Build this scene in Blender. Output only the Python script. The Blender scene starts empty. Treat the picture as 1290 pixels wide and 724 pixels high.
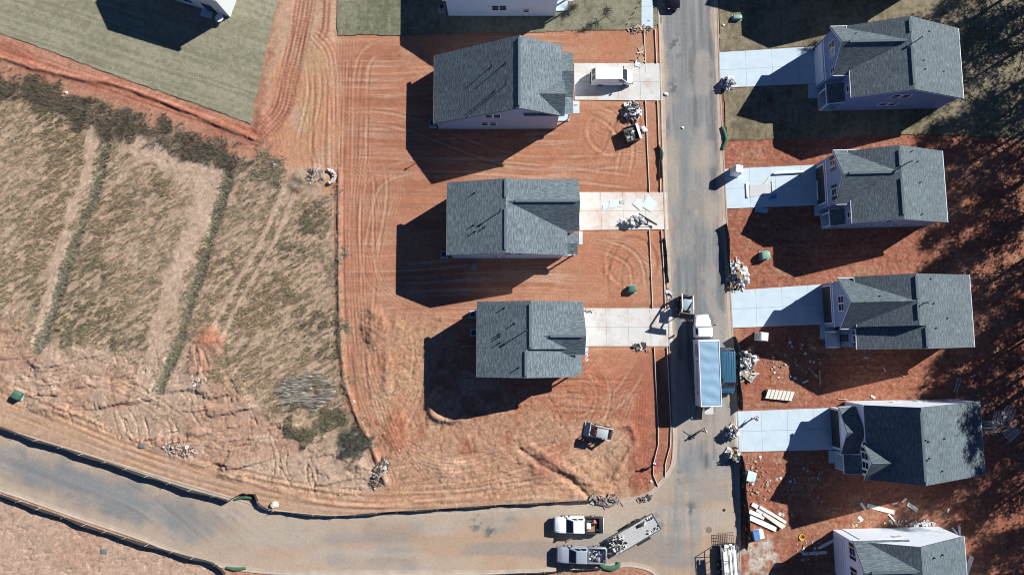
import bpy, bmesh, math, random
import numpy as np
from mathutils import Vector, Matrix
random.seed(11)
rng = np.random.default_rng(5)
scene = bpy.context.scene
COL = scene.collection
R = math.radians
PI = math.pi

# ------------------------------------------------------------------ camera geometry (drone 90 m up, almost straight down)
F, CH, TH = 860.0, 90.0, math.atan(66 / 860.0)
def P(px, py, z=0.0):
    xc = (px - 645) / F; yc = (362 - py) / F
    t = (CH - z) / (math.cos(TH) - yc * math.sin(TH))
    return Vector((xc * t, (yc * math.cos(TH) + math.sin(TH)) * t, z))
def P2(px, py, z=0.0):
    p = P(px, py, z); return (p.x, p.y)

# ------------------------------------------------------------------ materials
MATS = {}
def mat(name, col, rough=0.7, var=0.12, scale=6.0, metal=0.0, bump=0.0, spec=0.5, detail=4, stain=None):
    if name in MATS: return MATS[name]
    m = bpy.data.materials.new(name); m.use_nodes = True
    nt = m.node_tree; b = nt.nodes['Principled BSDF']
    b.inputs['Roughness'].default_value = rough
    b.inputs['Metallic'].default_value = metal
    b.inputs['Specular IOR Level'].default_value = spec
    tc = nt.nodes.new('ShaderNodeTexCoord')
    n = nt.nodes.new('ShaderNodeTexNoise'); n.inputs['Scale'].default_value = scale; n.inputs['Detail'].default_value = detail
    nt.links.new(tc.outputs['Object'], n.inputs['Vector'])
    mx = nt.nodes.new('ShaderNodeMix'); mx.data_type = 'RGBA'
    mx.inputs[6].default_value = (*[c * (1 - var) for c in col], 1)
    mx.inputs[7].default_value = (*[min(1, c * (1 + var)) for c in col], 1)
    nt.links.new(n.outputs['Fac'], mx.inputs[0])
    out = mx.outputs[2]
    if stain:
        for sc, lo, hi, amt in ((.28, .50, .68, .75), (1.3, .56, .70, .55)):
            n2 = nt.nodes.new('ShaderNodeTexNoise'); n2.inputs['Scale'].default_value = sc; n2.inputs['Detail'].default_value = 6; n2.inputs['Roughness'].default_value = .65
            nt.links.new(tc.outputs['Object'], n2.inputs['Vector'])
            mr = nt.nodes.new('ShaderNodeMapRange'); mr.inputs['From Min'].default_value = lo; mr.inputs['From Max'].default_value = hi; mr.inputs['To Max'].default_value = amt
            nt.links.new(n2.outputs['Fac'], mr.inputs['Value'])
            m2 = nt.nodes.new('ShaderNodeMix'); m2.data_type = 'RGBA'; m2.inputs[7].default_value = (*stain, 1)
            nt.links.new(mr.outputs['Result'], m2.inputs[0]); nt.links.new(out, m2.inputs[6]); out = m2.outputs[2]
    nt.links.new(out, b.inputs['Base Color'])
    if bump:
        bp = nt.nodes.new('ShaderNodeBump'); bp.inputs['Strength'].default_value = 1.0; bp.inputs['Distance'].default_value = bump
        nt.links.new(n.outputs['Fac'], bp.inputs['Height']); nt.links.new(bp.outputs['Normal'], b.inputs['Normal'])
    MATS[name] = m; return m

def mat_vc(name, rough=0.95, scales=((2.0, 0.25), (9.0, 0.3)), bump=0.03, bscale=7.0, stretch=None, spec=0.2):
    """colour of the thing from its 'Col' attribute, broken up by noise"""
    m = bpy.data.materials.new(name); m.use_nodes = True
    nt = m.node_tree; b = nt.nodes['Principled BSDF']
    b.inputs['Roughness'].default_value = rough; b.inputs['Specular IOR Level'].default_value = spec
    at = nt.nodes.new('ShaderNodeAttribute'); at.attribute_name = 'Col'
    tc = nt.nodes.new('ShaderNodeTexCoord')
    vec = tc.outputs['Object']
    if stretch:
        mp = nt.nodes.new('ShaderNodeMapping'); mp.inputs['Scale'].default_value = stretch
        nt.links.new(vec, mp.inputs['Vector']); vec = mp.outputs['Vector']
    cur = at.outputs['Color']
    for sc, amt in scales:
        n = nt.nodes.new('ShaderNodeTexNoise'); n.inputs['Scale'].default_value = sc; n.inputs['Detail'].default_value = 5
        n.inputs['Roughness'].default_value = 0.65
        nt.links.new(vec, n.inputs['Vector'])
        mr = nt.nodes.new('ShaderNodeMapRange')
        mr.inputs['From Min'].default_value = 0.25; mr.inputs['From Max'].default_value = 0.75
        mr.inputs['To Min'].default_value = 1 - amt; mr.inputs['To Max'].default_value = 1 + amt
        nt.links.new(n.outputs['Fac'], mr.inputs['Value'])
        mx = nt.nodes.new('ShaderNodeVectorMath'); mx.operation = 'SCALE'
        nt.links.new(cur, mx.inputs[0]); nt.links.new(mr.outputs['Result'], mx.inputs['Scale'])
        cur = mx.outputs['Vector']
    nt.links.new(cur, b.inputs['Base Color'])
    if bump:
        n = nt.nodes.new('ShaderNodeTexNoise'); n.inputs['Scale'].default_value = bscale; n.inputs['Detail'].default_value = 6
        n.inputs['Roughness'].default_value = 0.7
        nt.links.new(vec, n.inputs['Vector'])
        bp = nt.nodes.new('ShaderNodeBump'); bp.inputs['Distance'].default_value = bump
        nt.links.new(n.outputs['Fac'], bp.inputs['Height']); nt.links.new(bp.outputs['Normal'], b.inputs['Normal'])
    MATS[name] = m; return m

def mat_shingle(name, dark, light, thr=0.5):
    """asphalt shingles: courses along the eave (UV u), random lighter tabs"""
    m = bpy.data.materials.new(name); m.use_nodes = True
    nt = m.node_tree; b = nt.nodes['Principled BSDF']
    b.inputs['Roughness'].default_value = 0.85; b.inputs['Specular IOR Level'].default_value = 0.25
    uv = nt.nodes.new('ShaderNodeUVMap'); uv.uv_map = 'UVMap'
    def noise(sx, sy, det, ro=0.6):
        mp = nt.nodes.new('ShaderNodeMapping'); mp.inputs['Scale'].default_value = (sx, sy, 1)
        nt.links.new(uv.outputs['UV'], mp.inputs['Vector'])
        n = nt.nodes.new('ShaderNodeTexNoise'); n.inputs['Scale'].default_value = 1.0
        n.inputs['Detail'].default_value = det; n.inputs['Roughness'].default_value = ro
        nt.links.new(mp.outputs['Vector'], n.inputs['Vector']); return n
    n1 = noise(1.25, 6.5, 1)
    n2 = noise(3.0, 11.0, 2)
    n3 = noise(0.35, 0.3, 3)
    rmp = nt.nodes.new('ShaderNodeMapRange'); rmp.interpolation_type = 'SMOOTHSTEP'
    rmp.inputs['From Min'].default_value = thr - 0.13; rmp.inputs['From Max'].default_value = thr + 0.17
    nt.links.new(n1.outputs['Fac'], rmp.inputs['Value'])
    mx = nt.nodes.new('ShaderNodeMix'); mx.data_type = 'RGBA'
    mx.inputs[6].default_value = (*dark, 1); mx.inputs[7].default_value = (*light, 1)
    nt.links.new(rmp.outputs['Result'], mx.inputs[0])
    cur = mx.outputs[2]
    for n, amt in ((n2, 0.35), (n3, 0.16)):
        mr = nt.nodes.new('ShaderNodeMapRange'); mr.inputs['From Min'].default_value = 0.25; mr.inputs['From Max'].default_value = 0.75
        mr.inputs['To Min'].default_value = 1 - amt; mr.inputs['To Max'].default_value = 1 + amt
        nt.links.new(n.outputs['Fac'], mr.inputs['Value'])
        sc = nt.nodes.new('ShaderNodeVectorMath'); sc.operation = 'SCALE'
        nt.links.new(cur, sc.inputs[0]); nt.links.new(mr.outputs['Result'], sc.inputs['Scale']); cur = sc.outputs['Vector']
    nt.links.new(cur, b.inputs['Base Color'])
    bp = nt.nodes.new('ShaderNodeBump'); bp.inputs['Distance'].default_value = 0.02
    nt.links.new(n2.outputs['Fac'], bp.inputs['Height']); nt.links.new(bp.outputs['Normal'], b.inputs['Normal'])
    MATS[name] = m; return m

def mat_siding(name, col, rough=0.6):
    """lap siding: horizontal boards by world height"""
    m = bpy.data.materials.new(name); m.use_nodes = True
    nt = m.node_tree; b = nt.nodes['Principled BSDF']; b.inputs['Roughness'].default_value = rough
    b.inputs['Specular IOR Level'].default_value = 0.3
    tc = nt.nodes.new('ShaderNodeTexCoord')
    w = nt.nodes.new('ShaderNodeTexWave'); w.wave_type = 'BANDS'; w.bands_direction = 'Z'; w.wave_profile = 'SAW'
    w.inputs['Scale'].default_value = 1.0 / 0.18 / 6.2832 * PI
    nt.links.new(tc.outputs['Object'], w.inputs['Vector'])
    n = nt.nodes.new('ShaderNodeTexNoise'); n.inputs['Scale'].default_value = 1.5
    nt.links.new(tc.outputs['Object'], n.inputs['Vector'])
    mx = nt.nodes.new('ShaderNodeMix'); mx.data_type = 'RGBA'
    mx.inputs[6].default_value = (*[c * .93 for c in col], 1); mx.inputs[7].default_value = (*[min(1, c * 1.05) for c in col], 1)
    nt.links.new(n.outputs['Fac'], mx.inputs[0]); nt.links.new(mx.outputs[2], b.inputs['Base Color'])
    bp = nt.nodes.new('ShaderNodeBump'); bp.inputs['Distance'].default_value = 0.015
    nt.links.new(w.outputs['Fac'], bp.inputs['Height']); nt.links.new(bp.outputs['Normal'], b.inputs['Normal'])
    MATS[name] = m; return m

# ------------------------------------------------------------------ mesh collector
class MB:
    def __init__(s, M=None):
        s.v = []; s.f = []; s.uv = []; s.M = M or Matrix.Identity(4); s.hasuv = False; s.c = []; s.cc = None
    def add(s, pts, faces, uvs=None):
        o = len(s.v)
        s.v += [tuple(s.M @ Vector(p)) for p in pts]
        if s.cc is not None: s.c += [s.cc] * len(pts)
        for i, f in enumerate(faces):
            s.f.append([o + k for k in f])
            s.uv.append(uvs[i] if uvs else None)
        if uvs: s.hasuv = True
        return s
    def box(s, x0, x1, y0, y1, z0, z1):
        return s.add([(x0,y0,z0),(x1,y0,z0),(x1,y1,z0),(x0,y1,z0),(x0,y0,z1),(x1,y0,z1),(x1,y1,z1),(x0,y1,z1)],
                     [(0,3,2,1),(4,5,6,7),(0,1,5,4),(1,2,6,5),(2,3,7,6),(3,0,4,7)])
    def hexa(s, bot, top):
        """bottom quad and top quad, both counter-clockwise from above"""
        return s.add(list(bot) + list(top), [(0,3,2,1),(4,5,6,7),(0,1,5,4),(1,2,6,5),(2,3,7,6),(3,0,4,7)])
    def prism(s, poly, axis, a0, a1):
        """2-D polygon extruded along x, y or z"""
        n = len(poly)
        def pt(u, w, a): return (a, u, w) if axis == 'x' else (u, a, w) if axis == 'y' else (u, w, a)
        pts = [pt(u, w, a0) for u, w in poly] + [pt(u, w, a1) for u, w in poly]
        return s.add(pts, [list(range(n))[::-1], list(range(n, 2*n))] + [(i, (i+1) % n, n + (i+1) % n, n + i) for i in range(n)])
    def beam(s, a, b, w, h):
        """board from a to b, w wide (level), h thick"""
        a = Vector(a); b = Vector(b); d = (b - a)
        if d.length < 1e-6: return s
        d.normalize(); up = Vector((0,0,1)) if abs(d.z) < .95 else Vector((1,0,0))
        sd = d.cross(up).normalized(); up = sd.cross(d)
        q = []
        for p in (a, b):
            for i, j in ((-1,-1),(1,-1),(1,1),(-1,1)): q.append(p + sd * (i*w/2) + up * (j*h/2))
        return s.add(q, [(0,1,2,3),(7,6,5,4),(0,4,5,1),(1,5,6,2),(2,6,7,3),(3,7,4,0)])
    def tube(s, pts, rad, n=8, cap=True):
        pts = [Vector(p) for p in pts]; rads = rad if isinstance(rad, (list, tuple)) else [rad]*len(pts)
        vs = []; fs = []
        for i, p in enumerate(pts):
            d = (pts[min(i+1, len(pts)-1)] - pts[max(i-1, 0)]).normalized()
            up = Vector((0,0,1)) if abs(d.z) < .9 else Vector((1,0,0))
            a = d.cross(up).normalized(); b = a.cross(d)
            for k in range(n):
                t = 2*PI*k/n; vs.append(p + (a*math.cos(t) + b*math.sin(t))*rads[i])
        for i in range(len(pts)-1):
            for k in range(n):
                k2 = (k+1) % n; fs.append((i*n+k, i*n+k2, (i+1)*n+k2, (i+1)*n+k))
        if cap: fs.append(list(range(n))); fs.append(list(range((len(pts)-1)*n, len(pts)*n))[::-1])
        return s.add(vs, fs)
    def loft(s, rings):
        n = len(rings[0]); vs = [p for r in rings for p in r]; fs = []
        for i in range(len(rings)-1):
            for k in range(n):
                k2 = (k+1) % n; fs.append((i*n+k, i*n+k2, (i+1)*n+k2, (i+1)*n+k))
        fs.append(list(range(n))[::-1]); fs.append(list(range((len(rings)-1)*n, len(rings)*n)))
        return s.add(vs, fs)
    def lump(s, c, rx, ry, rz, seed=0, rough=.25):
        """an irregular closed lump (bag, rock)"""
        bm = bmesh.new(); bmesh.ops.create_icosphere(bm, subdivisions=2, radius=1)
        rr = random.Random(seed)
        vs = []
        ph = [rr.uniform(0, 6.28) for _ in range(6)]
        for v in bm.verts:
            k = 1 + rough*(math.sin(3*v.co.x+ph[0])*math.sin(2.6*v.co.y+ph[1]) + .6*math.sin(5*v.co.z+ph[2]+2*v.co.x)) + rr.uniform(-.06,.06)
            vs.append((c[0]+v.co.x*rx*k, c[1]+v.co.y*ry*k, c[2]+v.co.z*rz*k))
        fs = [[v.index for v in f.verts] for f in bm.faces]; bm.free()
        return s.add(vs, fs)
    def build(s, name, m, parent=None, bevel=0.0, smooth=False, seg=2):
        me = bpy.data.meshes.new(name)
        me.from_pydata(s.v, [], s.f); me.update()
        if s.hasuv:
            ul = me.uv_layers.new(name='UVMap')
            for p, u in zip(me.polygons, s.uv):
                if u is None: continue
                for li, q in zip(p.loop_indices, u): ul.data[li].uv = q
        if s.c:
            ca = me.color_attributes.new('Col', 'FLOAT_COLOR', 'POINT')
            ca.data.foreach_set('color', np.array([(c[0],c[1],c[2],1) for c in s.c], dtype=np.float32).ravel())
        if bevel > 0 or not s.hasuv:
            bm = bmesh.new(); bm.from_mesh(me)
            bmesh.ops.recalc_face_normals(bm, faces=bm.faces)
            if bevel > 0:
                ed = [e for e in bm.edges if len(e.link_faces) == 2 and e.calc_face_angle(0) > .35]
                bmesh.ops.bevel(bm, geom=ed, offset=bevel, segments=seg, profile=.5, affect='EDGES', clamp_overlap=True)
            bm.to_mesh(me); bm.free()
        if smooth or bevel > 0:
            me.polygons.foreach_set('use_smooth', [True]*len(me.polygons))
            try: me.set_sharp_from_angle(angle=R(50))
            except Exception: pass
        me.materials.append(m)
        o = bpy.data.objects.new(name, me); COL.objects.link(o)
        if parent: o.parent = parent
        return o

def tag(o, label=None, cat=None, group=None, kind=None):
    if label: o['label'] = label
    if cat: o['category'] = cat
    if group: o['group'] = group
    if kind: o['kind'] = kind
    return o
def thing(name, label, cat, loc=(0,0,0), rz=0.0, group=None):
    o = bpy.data.objects.new(name, None); COL.objects.link(o)
    o.empty_display_size = .3
    o.location = loc; o.rotation_euler = (0, 0, rz)
    return tag(o, label, cat, group)
def copy_tree(o, parent=None):
    c = o.copy(); COL.objects.link(c)
    if parent: c.parent = parent
    for ch in [x for x in bpy.data.objects if x.parent == o]: copy_tree(ch, c)
    return c

# shared materials
M_white = mat('white_trim_paint', (.72,.73,.74), .5, .05, 2)
M_glass = mat('window_glass', (.02,.025,.035), .08, .2, 1, 0, 0, .5)
M_conc = None
M_black = mat('black_plastic', (.02,.02,.022), .5, .3, 5)
M_rubber = mat('tyre_rubber', (.022,.022,.023), .85, .3, 8)
M_steel = mat('galvanised_steel', (.35,.36,.37), .4, .15, 3, .7)
M_darkmetal = mat('dark_metal', (.05,.05,.055), .45, .2, 4, .4)
M_wood = mat('raw_lumber', (.48,.36,.22), .8, .2, 5)
M_paleboard = mat('pale_board', (.62,.58,.5), .7, .12, 4)
M_whiteboard = mat('white_board', (.74,.75,.74), .6, .08, 3)
M_green = mat('green_utility_paint', (.055,.13,.085), .5, .15, 3)
M_orange = mat('orange_plastic', (.7,.2,.03), .5, .1, 3)
M_yellow = mat('yellow_hose', (.75,.5,.03), .5, .1, 5)
M_bluepaint = mat('blue_wrap', (.08,.22,.5), .5, .2, 4)
M_shingle = mat_shingle('grey_shingles', (.085,.112,.127), (.158,.194,.21))
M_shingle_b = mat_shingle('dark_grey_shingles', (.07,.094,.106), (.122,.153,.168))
# ------------------------------------------------------------------ noise on numpy arrays
def _h(ix, iy, s):
    n = (ix.astype(np.int64)*374761393 + iy.astype(np.int64)*668265263 + s*1442695041) & 0xffffffff
    n = ((n ^ (n >> 13)) * 1274126177) & 0xffffffff
    return ((n ^ (n >> 16)) & 0xffff) / 65535.0
def vnoise(x, y, s=0):
    ix = np.floor(x); iy = np.floor(y); fx = x-ix; fy = y-iy
    ux = fx*fx*fx*(fx*(fx*6-15)+10); uy = fy*fy*fy*(fy*(fy*6-15)+10)
    a = _h(ix,iy,s); b = _h(ix+1,iy,s); c = _h(ix,iy+1,s); d = _h(ix+1,iy+1,s)
    return (a*(1-ux)+b*ux)*(1-uy) + (c*(1-ux)+d*ux)*uy
def fbm(x, y, s=0, o=4, g=.5):
    t = 0; a = 1; n = 0
    for k in range(o):
        t = t + a*vnoise(x*2**k + 17.3*k, y*2**k + 9.1*k, s+k); n += a; a *= g
    return t/n
def sm(a, b, x):
    t = np.clip((x-a)/(b-a), 0, 1); return t*t*(3-2*t)
def seg_dist(X, Y, a, b):
    dx, dy = b[0]-a[0], b[1]-a[1]; L2 = dx*dx+dy*dy+1e-12
    t = np.clip(((X-a[0])*dx + (Y-a[1])*dy)/L2, 0, 1)
    return np.hypot(X-(a[0]+t*dx), Y-(a[1]+t*dy))
def poly_sd(X, Y, poly):
    """signed distance, positive inside"""
    d = np.full(X.shape, 1e9); ins = np.zeros(X.shape, bool); n = len(poly)
    for i in range(n):
        a, b = poly[i], poly[(i+1) % n]
        d = np.minimum(d, seg_dist(X, Y, a, b))
        if a[1] != b[1]:
            c = ((a[1] > Y) != (b[1] > Y)) & (X < (b[0]-a[0])*(Y-a[1])/(b[1]-a[1]) + a[0])
            ins ^= c
    return np.where(ins, d, -d)
def line_info(X, Y, pts):
    """signed lateral offset and distance to a polyline"""
    best = np.full(X.shape, 1e9); lat = np.zeros(X.shape); alo = np.zeros(X.shape); acc = 0
    for a, b in zip(pts[:-1], pts[1:]):
        dx, dy = b[0]-a[0], b[1]-a[1]; L = math.hypot(dx, dy)
        t = np.clip(((X-a[0])*dx+(Y-a[1])*dy)/(L*L), 0, 1)
        d = np.hypot(X-(a[0]+t*dx), Y-(a[1]+t*dy))
        sgn = np.sign((X-a[0])*dy-(Y-a[1])*dx)
        k = d < best
        best = np.where(k, d, best); lat = np.where(k, d*sgn, lat); alo = np.where(k, acc+t*L, alo); acc += L
    return best, lat, alo
def W(pts): return [P2(*p) for p in pts]
def spline(pts, n=8):
    """Catmull-Rom through 2-D points"""
    out = []; q = [pts[0]] + list(pts) + [pts[-1]]
    for i in range(1, len(q)-2):
        p0, p1, p2, p3 = q[i-1], q[i], q[i+1], q[i+2]
        for k in range(n):
            t = k/n
            out.append(tuple(.5*(2*p1[j] + (p2[j]-p0[j])*t + (2*p0[j]-5*p1[j]+4*p2[j]-p3[j])*t*t + (3*p1[j]-p0[j]-3*p2[j]+p3[j])*t**3) for j in (0,1)))
    out.append(tuple(pts[-1])); return out

# ------------------------------------------------------------------ plan of the place (points on the ground)
left_edge = spline([(831,-90),(833,0),(836,100),(840,240),(846,400),(851,520),(852,560),(849,586),(838,604),(822,621),(800,630),(760,635),(700,638),(560,647),(430,653),(345,646),(290,630),(200,604),(100,573),(0,543),(-120,508)], 5)
south_edge = spline([(-120,580),(0,614),(100,649),(180,676),(250,703),(330,717),(430,719),(560,719),(650,718),(740,714),(785,709),(808,711),(826,719),(834,735),(836,760),(838,860)], 5)
right_edge = spline([(930,860),(929,720),(928,640),(926,540),(922,470),(918,400),(912,280),(908,200),(903,100),(900,0),(897,-90)], 5)
road_px = left_edge + south_edge + right_edge
road_w = W(road_px)
drives = {
 'L1': [(723,80),(833,80),(835,127),(724,126)],
 'L2': [(729,242),(839,242),(842,289),(730,290)],
 'L3': [(735,388),(846,388),(848,436),(737,436)],
 'R1': [(906,66),(1034,58),(1036,124),(1018,124),(1018,106),(908,111)],
 'R2': [(912,213),(1038,207),(1039,272),(1026,272),(1026,258),(914,263)],
 'R3': [(919,366),(1048,357),(1050,427),(1033,427),(1033,408),(921,413)],
 'R4': [(926,518),(1055,513),(1056,583),(1044,583),(1044,566),(928,569)],
}
sidewalk_px = [(808,-60),(822,-60),(823,36),(808,36)]
lawn_px = {
 'TL': [(-160,-90),(384,-90),(352,0),(338,55),(316,157),(250,133),(150,98),(60,64),(0,43),(-160,-14)],
 'L0': [(420,-90),(833,-90),(834,30),(824,33),(800,37),(700,40),(600,42),(497,45),(470,45),(424,46),(424,0)],
 'R1': [(903,-90),(1420,-90),(1420,182),(1290,175),(1185,171),(1100,170),(1050,176),(970,176),(916,178),(913,150),(910,112),(906,66)],
}

# ------------------------------------------------------------------ terrain sheet: dense where the photo looks, then out to the horizon
def axis(lo, hi, step, far):
    core = np.arange(lo, hi+1e-6, step); k = np.cumsum(np.geomspace(step*2, far/3.2, 22))
    return np.concatenate([lo-k[::-1], core, hi+k])
gx = axis(-76, 76, .135, 1500); gy = axis(-36, 52, .135, 1500)
X, Y = np.meshgrid(gx, gy); NX, NY = len(gx), len(gy)

def cmix(c, col, m):
    for i in range(3): c[i] = c[i]*(1-m) + col[i]*m
n_big = fbm(X*.05, Y*.05, 1, 4); n_mid = fbm(X*.22, Y*.22, 2, 4); n_fin = fbm(X*1.3, Y*1.3, 3, 3)
n_hi = vnoise(X*5.2, Y*5.2, 9)
warpn = (fbm(X*.6, Y*.6, 4, 3)-.5)
def region(px, soft=.6, rag=1.2, grow=0.0):
    w = W(px); m = rag + soft + 2 + abs(grow)
    i0, i1 = np.searchsorted(gx, [min(p[0] for p in w)-m, max(p[0] for p in w)+m]); j0, j1 = np.searchsorted(gy, [min(p[1] for p in w)-m, max(p[1] for p in w)+m])
    out = np.zeros(X.shape); sl = (slice(j0, j1), slice(i0, i1))
    if i1 > i0 and j1 > j0: out[sl] = sm(-soft, soft, poly_sd(X[sl], Y[sl], w) + warpn[sl]*2*rag + grow)
    return out
Z = (n_big-.5)*.10 + (n_mid-.5)*.10
C = [np.full(X.shape, .33), np.full(X.shape, .17), np.full(X.shape, .108)]       # red clay
# --- right-hand lots: deeper red, cloddy
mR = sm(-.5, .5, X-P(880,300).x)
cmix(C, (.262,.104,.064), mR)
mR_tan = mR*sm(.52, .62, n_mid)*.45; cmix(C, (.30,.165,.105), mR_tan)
# --- red graded left lots
lots = region([(424,40),(838,36),(846,390),(850,520),(760,500),(600,480),(560,400),(470,395),(428,380)], .8, 1.2)
cmix(C, (.345,.15,.086), lots*.85)
yw = Y+2.2*(fbm(X*.05,Y*.09,27,2)-.5); strA = fbm(X*.07, yw*1.1, 21, 4, .6); strB = fbm(X*.10+40, yw*3.4, 22, 3); smo = sm(.38,.62,fbm(X*.09+3,Y*.14,28,3))
back = lots*(1-sm(5, 10, X))
cmix(C, (.262,.11,.066), back*sm(.47,.66,strA)*.6)
cmix(C, (.36,.2,.128), lots*sm(.5,.68,n_mid)*.5)
cmix(C, (.41,.265,.188), back*sm(.55,.68,strB)*.75*(.25+.75*smo))
Z += back*((strA-.5)*.06 + (strB-.5)*.05*(.2+.8*smo))
# --- L3 lower lot: orange tan
l3 = region([(455,395),(520,400),(560,400),(600,475),(700,480),(760,490),(800,560),(846,590),(800,628),(640,634),(520,636),(486,610),(460,520)], 1.2, 2)
cmix(C, (.35,.2,.125), l3*.85)
cmix(C, (.385,.262,.175), l3*sm(.52,.66,n_mid)*.6)
cmix(C, (.30,.125,.072), l3*sm(.5,.62,fbm(X*.35+9,Y*.35,31,3))*.75)
yl = region([(480,560),(560,570),(640,585),(740,560),(800,600),(780,628),(640,632),(520,634),(488,612)],1,1.6); cmix(C,(.365,.232,.145),yl*.6)
yl = region([(500,400),(545,400),(540,470),(560,540),(500,540),(490,470)],1,1.6); cmix(C,(.37,.215,.125),yl*.6)
dr = region([(640,478),(740,445),(800,470),(800,530),(740,530),(660,515)],1.2,1.6); cmix(C,(.315,.118,.063),dr*(.45+.5*sm(.4,.6,fbm(X*.08,Y*2.2,33,3)))); Z += dr*(fbm(X*.1,Y*3.2,34,2)-.5)*.07
# red patch near the corner strip
redp = region([(770,490),(826,440),(850,500),(846,580),(815,625),(795,610),(800,560),(770,520)], .6, 1.2)
cmix(C, (.275,.105,.066), redp*.85)
# --- tan hauled ground, upper middle and field base
haul = region([(330,160),(356,-40),(424,-40),(426,60),(430,210),(428,250),(360,250),(352,195)], .8, 1.4)
cmix(C, (.385,.248,.168), haul)
yel = region([(385,60),(412,50),(416,130),(412,190),(388,195),(380,120)], 1, 1); cmix(C, (.385,.235,.13), yel*.8)
fieldg = region([(-160,60),(0,120),(150,160),(310,195),(360,230),(428,240),(431,400),(436,510),(470,570),(488,612),(430,630),(300,606),(150,560),(0,510),(-160,460)], .8, 1.3)
cmix(C, (.33,.245,.178), fieldg)
tanlow = region([(-160,390),(0,405),(60,425),(180,445),(250,440),(330,515),(440,560),(486,610),(430,632),(300,606),(150,560),(0,520),(-160,480)], 1.5, 2.5)
cmix(C, (.38,.265,.19), tanlow*.8)
cmix(C, (.335,.205,.14), tanlow*sm(.5,.64,fbm(X*.16+3,Y*.16+8,41,4))*.85)
shoulder = region([(-160,470),(0,500),(150,555),(300,606),(430,634),(560,632),(700,620),(790,626),(700,636),(560,645),(430,651),(345,645),(290,628),(100,571),(0,541),(-160,495)], .7, .9)
cmix(C, (.385,.258,.178), shoulder)
cmix(C, (.38,.232,.142), shoulder*sm(.5,.62,fbm(X*.1,Y*.5,43,3))*.6)
southg = region([(-160,590),(0,622),(100,657),(180,684),(270,712),(330,760),(-160,860)], .5, .6); cmix(C, (.385,.265,.195), southg)
cmix(C, (.37,.22,.15), southg*sm(.5,.66,n_mid)*.5)
# --- red strip by the lawn
redstrip = region([(-160,-14),(0,45),(150,100),(250,135),(316,158),(348,160),(356,188),(312,190),(220,152),(120,117),(60,100),(0,82),(-160,30)], .5, .7)
cmix(C, (.34,.17,.115), redstrip)
cmix(C, (.275,.112,.072), redstrip*sm(.45,.6,fbm(X*.2+Y*.3,Y*.8-X*.1,44,3))*.8)
# --- field detail: vegetated litter, drains, bare strips
fld = region([(-160,70),(0,100),(140,135),(300,200),(345,195),(360,245),(424,250),(430,400),(436,505),(470,560),(440,570),(330,520),(290,470),(220,470),(170,450),(60,430),(0,400),(-160,380)], 1.5, 2.2)
cmix(C, (.315,.215,.143), fld*.8)
bare_a = [(122,150),(108,215),(92,262),(72,330),(55,395),(44,440)]
bare_b = [(262,218),(245,290),(220,350),(200,420),(186,490)]
ditch_a = [(134,175),(122,235),(100,290),(80,340),(65,395),(46,440)]
ditch_b = [(288,215),(275,265),(262,310),(240,380),(220,440),(202,490)]
da, _, _ = line_info(X, Y, W(bare_a)); db, _, _ = line_info(X, Y, W(bare_b))
dda, la, _ = line_info(X, Y, W(ditch_a)); ddb, lb, _ = line_info(X, Y, W(ditch_b))
bare = np.maximum(1-sm(.5,1.1,da+warpn*1.5), 1-sm(.9,1.9,db+warpn*2))
bare = np.maximum(bare, region([(140,170),(170,160),(230,180),(285,205),(280,240),(262,300),(244,300),(250,240),(200,215),(150,195)], .8, 1.5))
tr1, tl1, _ = line_info(X, Y, W([(365,240),(340,300),(305,360),(268,430)]))
bare = np.maximum(bare, .95*(1-sm(.22,.45,np.abs(tr1-.8)+warpn*.15)))
bare = np.maximum(bare, region([(180,445),(250,435),(265,480),(240,520),(170,500)], 1, 1.5)*.6)
cmix(C, (.40,.29,.213), bare*fieldg*(.55+.45*sm(.3,.6,n_fin)))
dit = np.maximum(1-sm(.2,.9,dda+warpn), 1-sm(.2,1.0,ddb+warpn))*fieldg
cmix(C, (.19,.175,.125), dit*.85)
Z -= dit*.28; Z += bare*fieldg*.05
spoil = region([(245,425),(285,425),(280,455),(262,470),(240,465)], .6, 1); cmix(C, (.35,.185,.125), spoil); Z += spoil*.25*n_fin
# streaks along the shadow direction: tuft shade and dry litter put into the colour
tuft_streak = .5*fbm((X*.84+Y*.54)*1.25, (Y*.84-X*.54)*3.9, 51, 2)+.5*fbm((X*.84+Y*.54)*.6, (Y*.84-X*.54)*2.0, 55, 3)
cmix(C, (.185,.148,.1), fld*(1-bare)*sm(.44,.60,tuft_streak)*.8)
cmix(C, (.355,.27,.195), fld*(1-sm(.35,.47,tuft_streak))*.6)
Z += fld*(1-bare)*(tuft_streak-.5)*.22
# erosion rills running down the bare tan ground
ril = np.abs(fbm(X*.75+.25*Y, Y*.14-X*.03, 52, 3)-.5)
rillm = tanlow*(1-shoulder)
rilp = sm(.42,.6,fbm(X*.13+11,Y*.13,56,3)); Z -= rillm*.20*(1-sm(0,.03,ril))*rilp
ril2 = np.abs(fbm(X*.2-.3*Y, Y*.55+X*.13, 53, 4)-.5)
Z -= (rillm*.9*(1-.7*rilp)+southg*.5)*.20*(1-sm(0,.028,ril2))
led = fbm(X*.10+.05*Y, Y*.42-X*.10, 57, 4); Z += rillm*.22*sm(.50,.515,led)*sm(.4,.6,fbm(X*.2,Y*.2,58,2)) + rillm*.16*sm(.56,.575,led)
Z += rillm*(fbm(X*.8,Y*.8,54,4,.65)-.5)*.2
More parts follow.
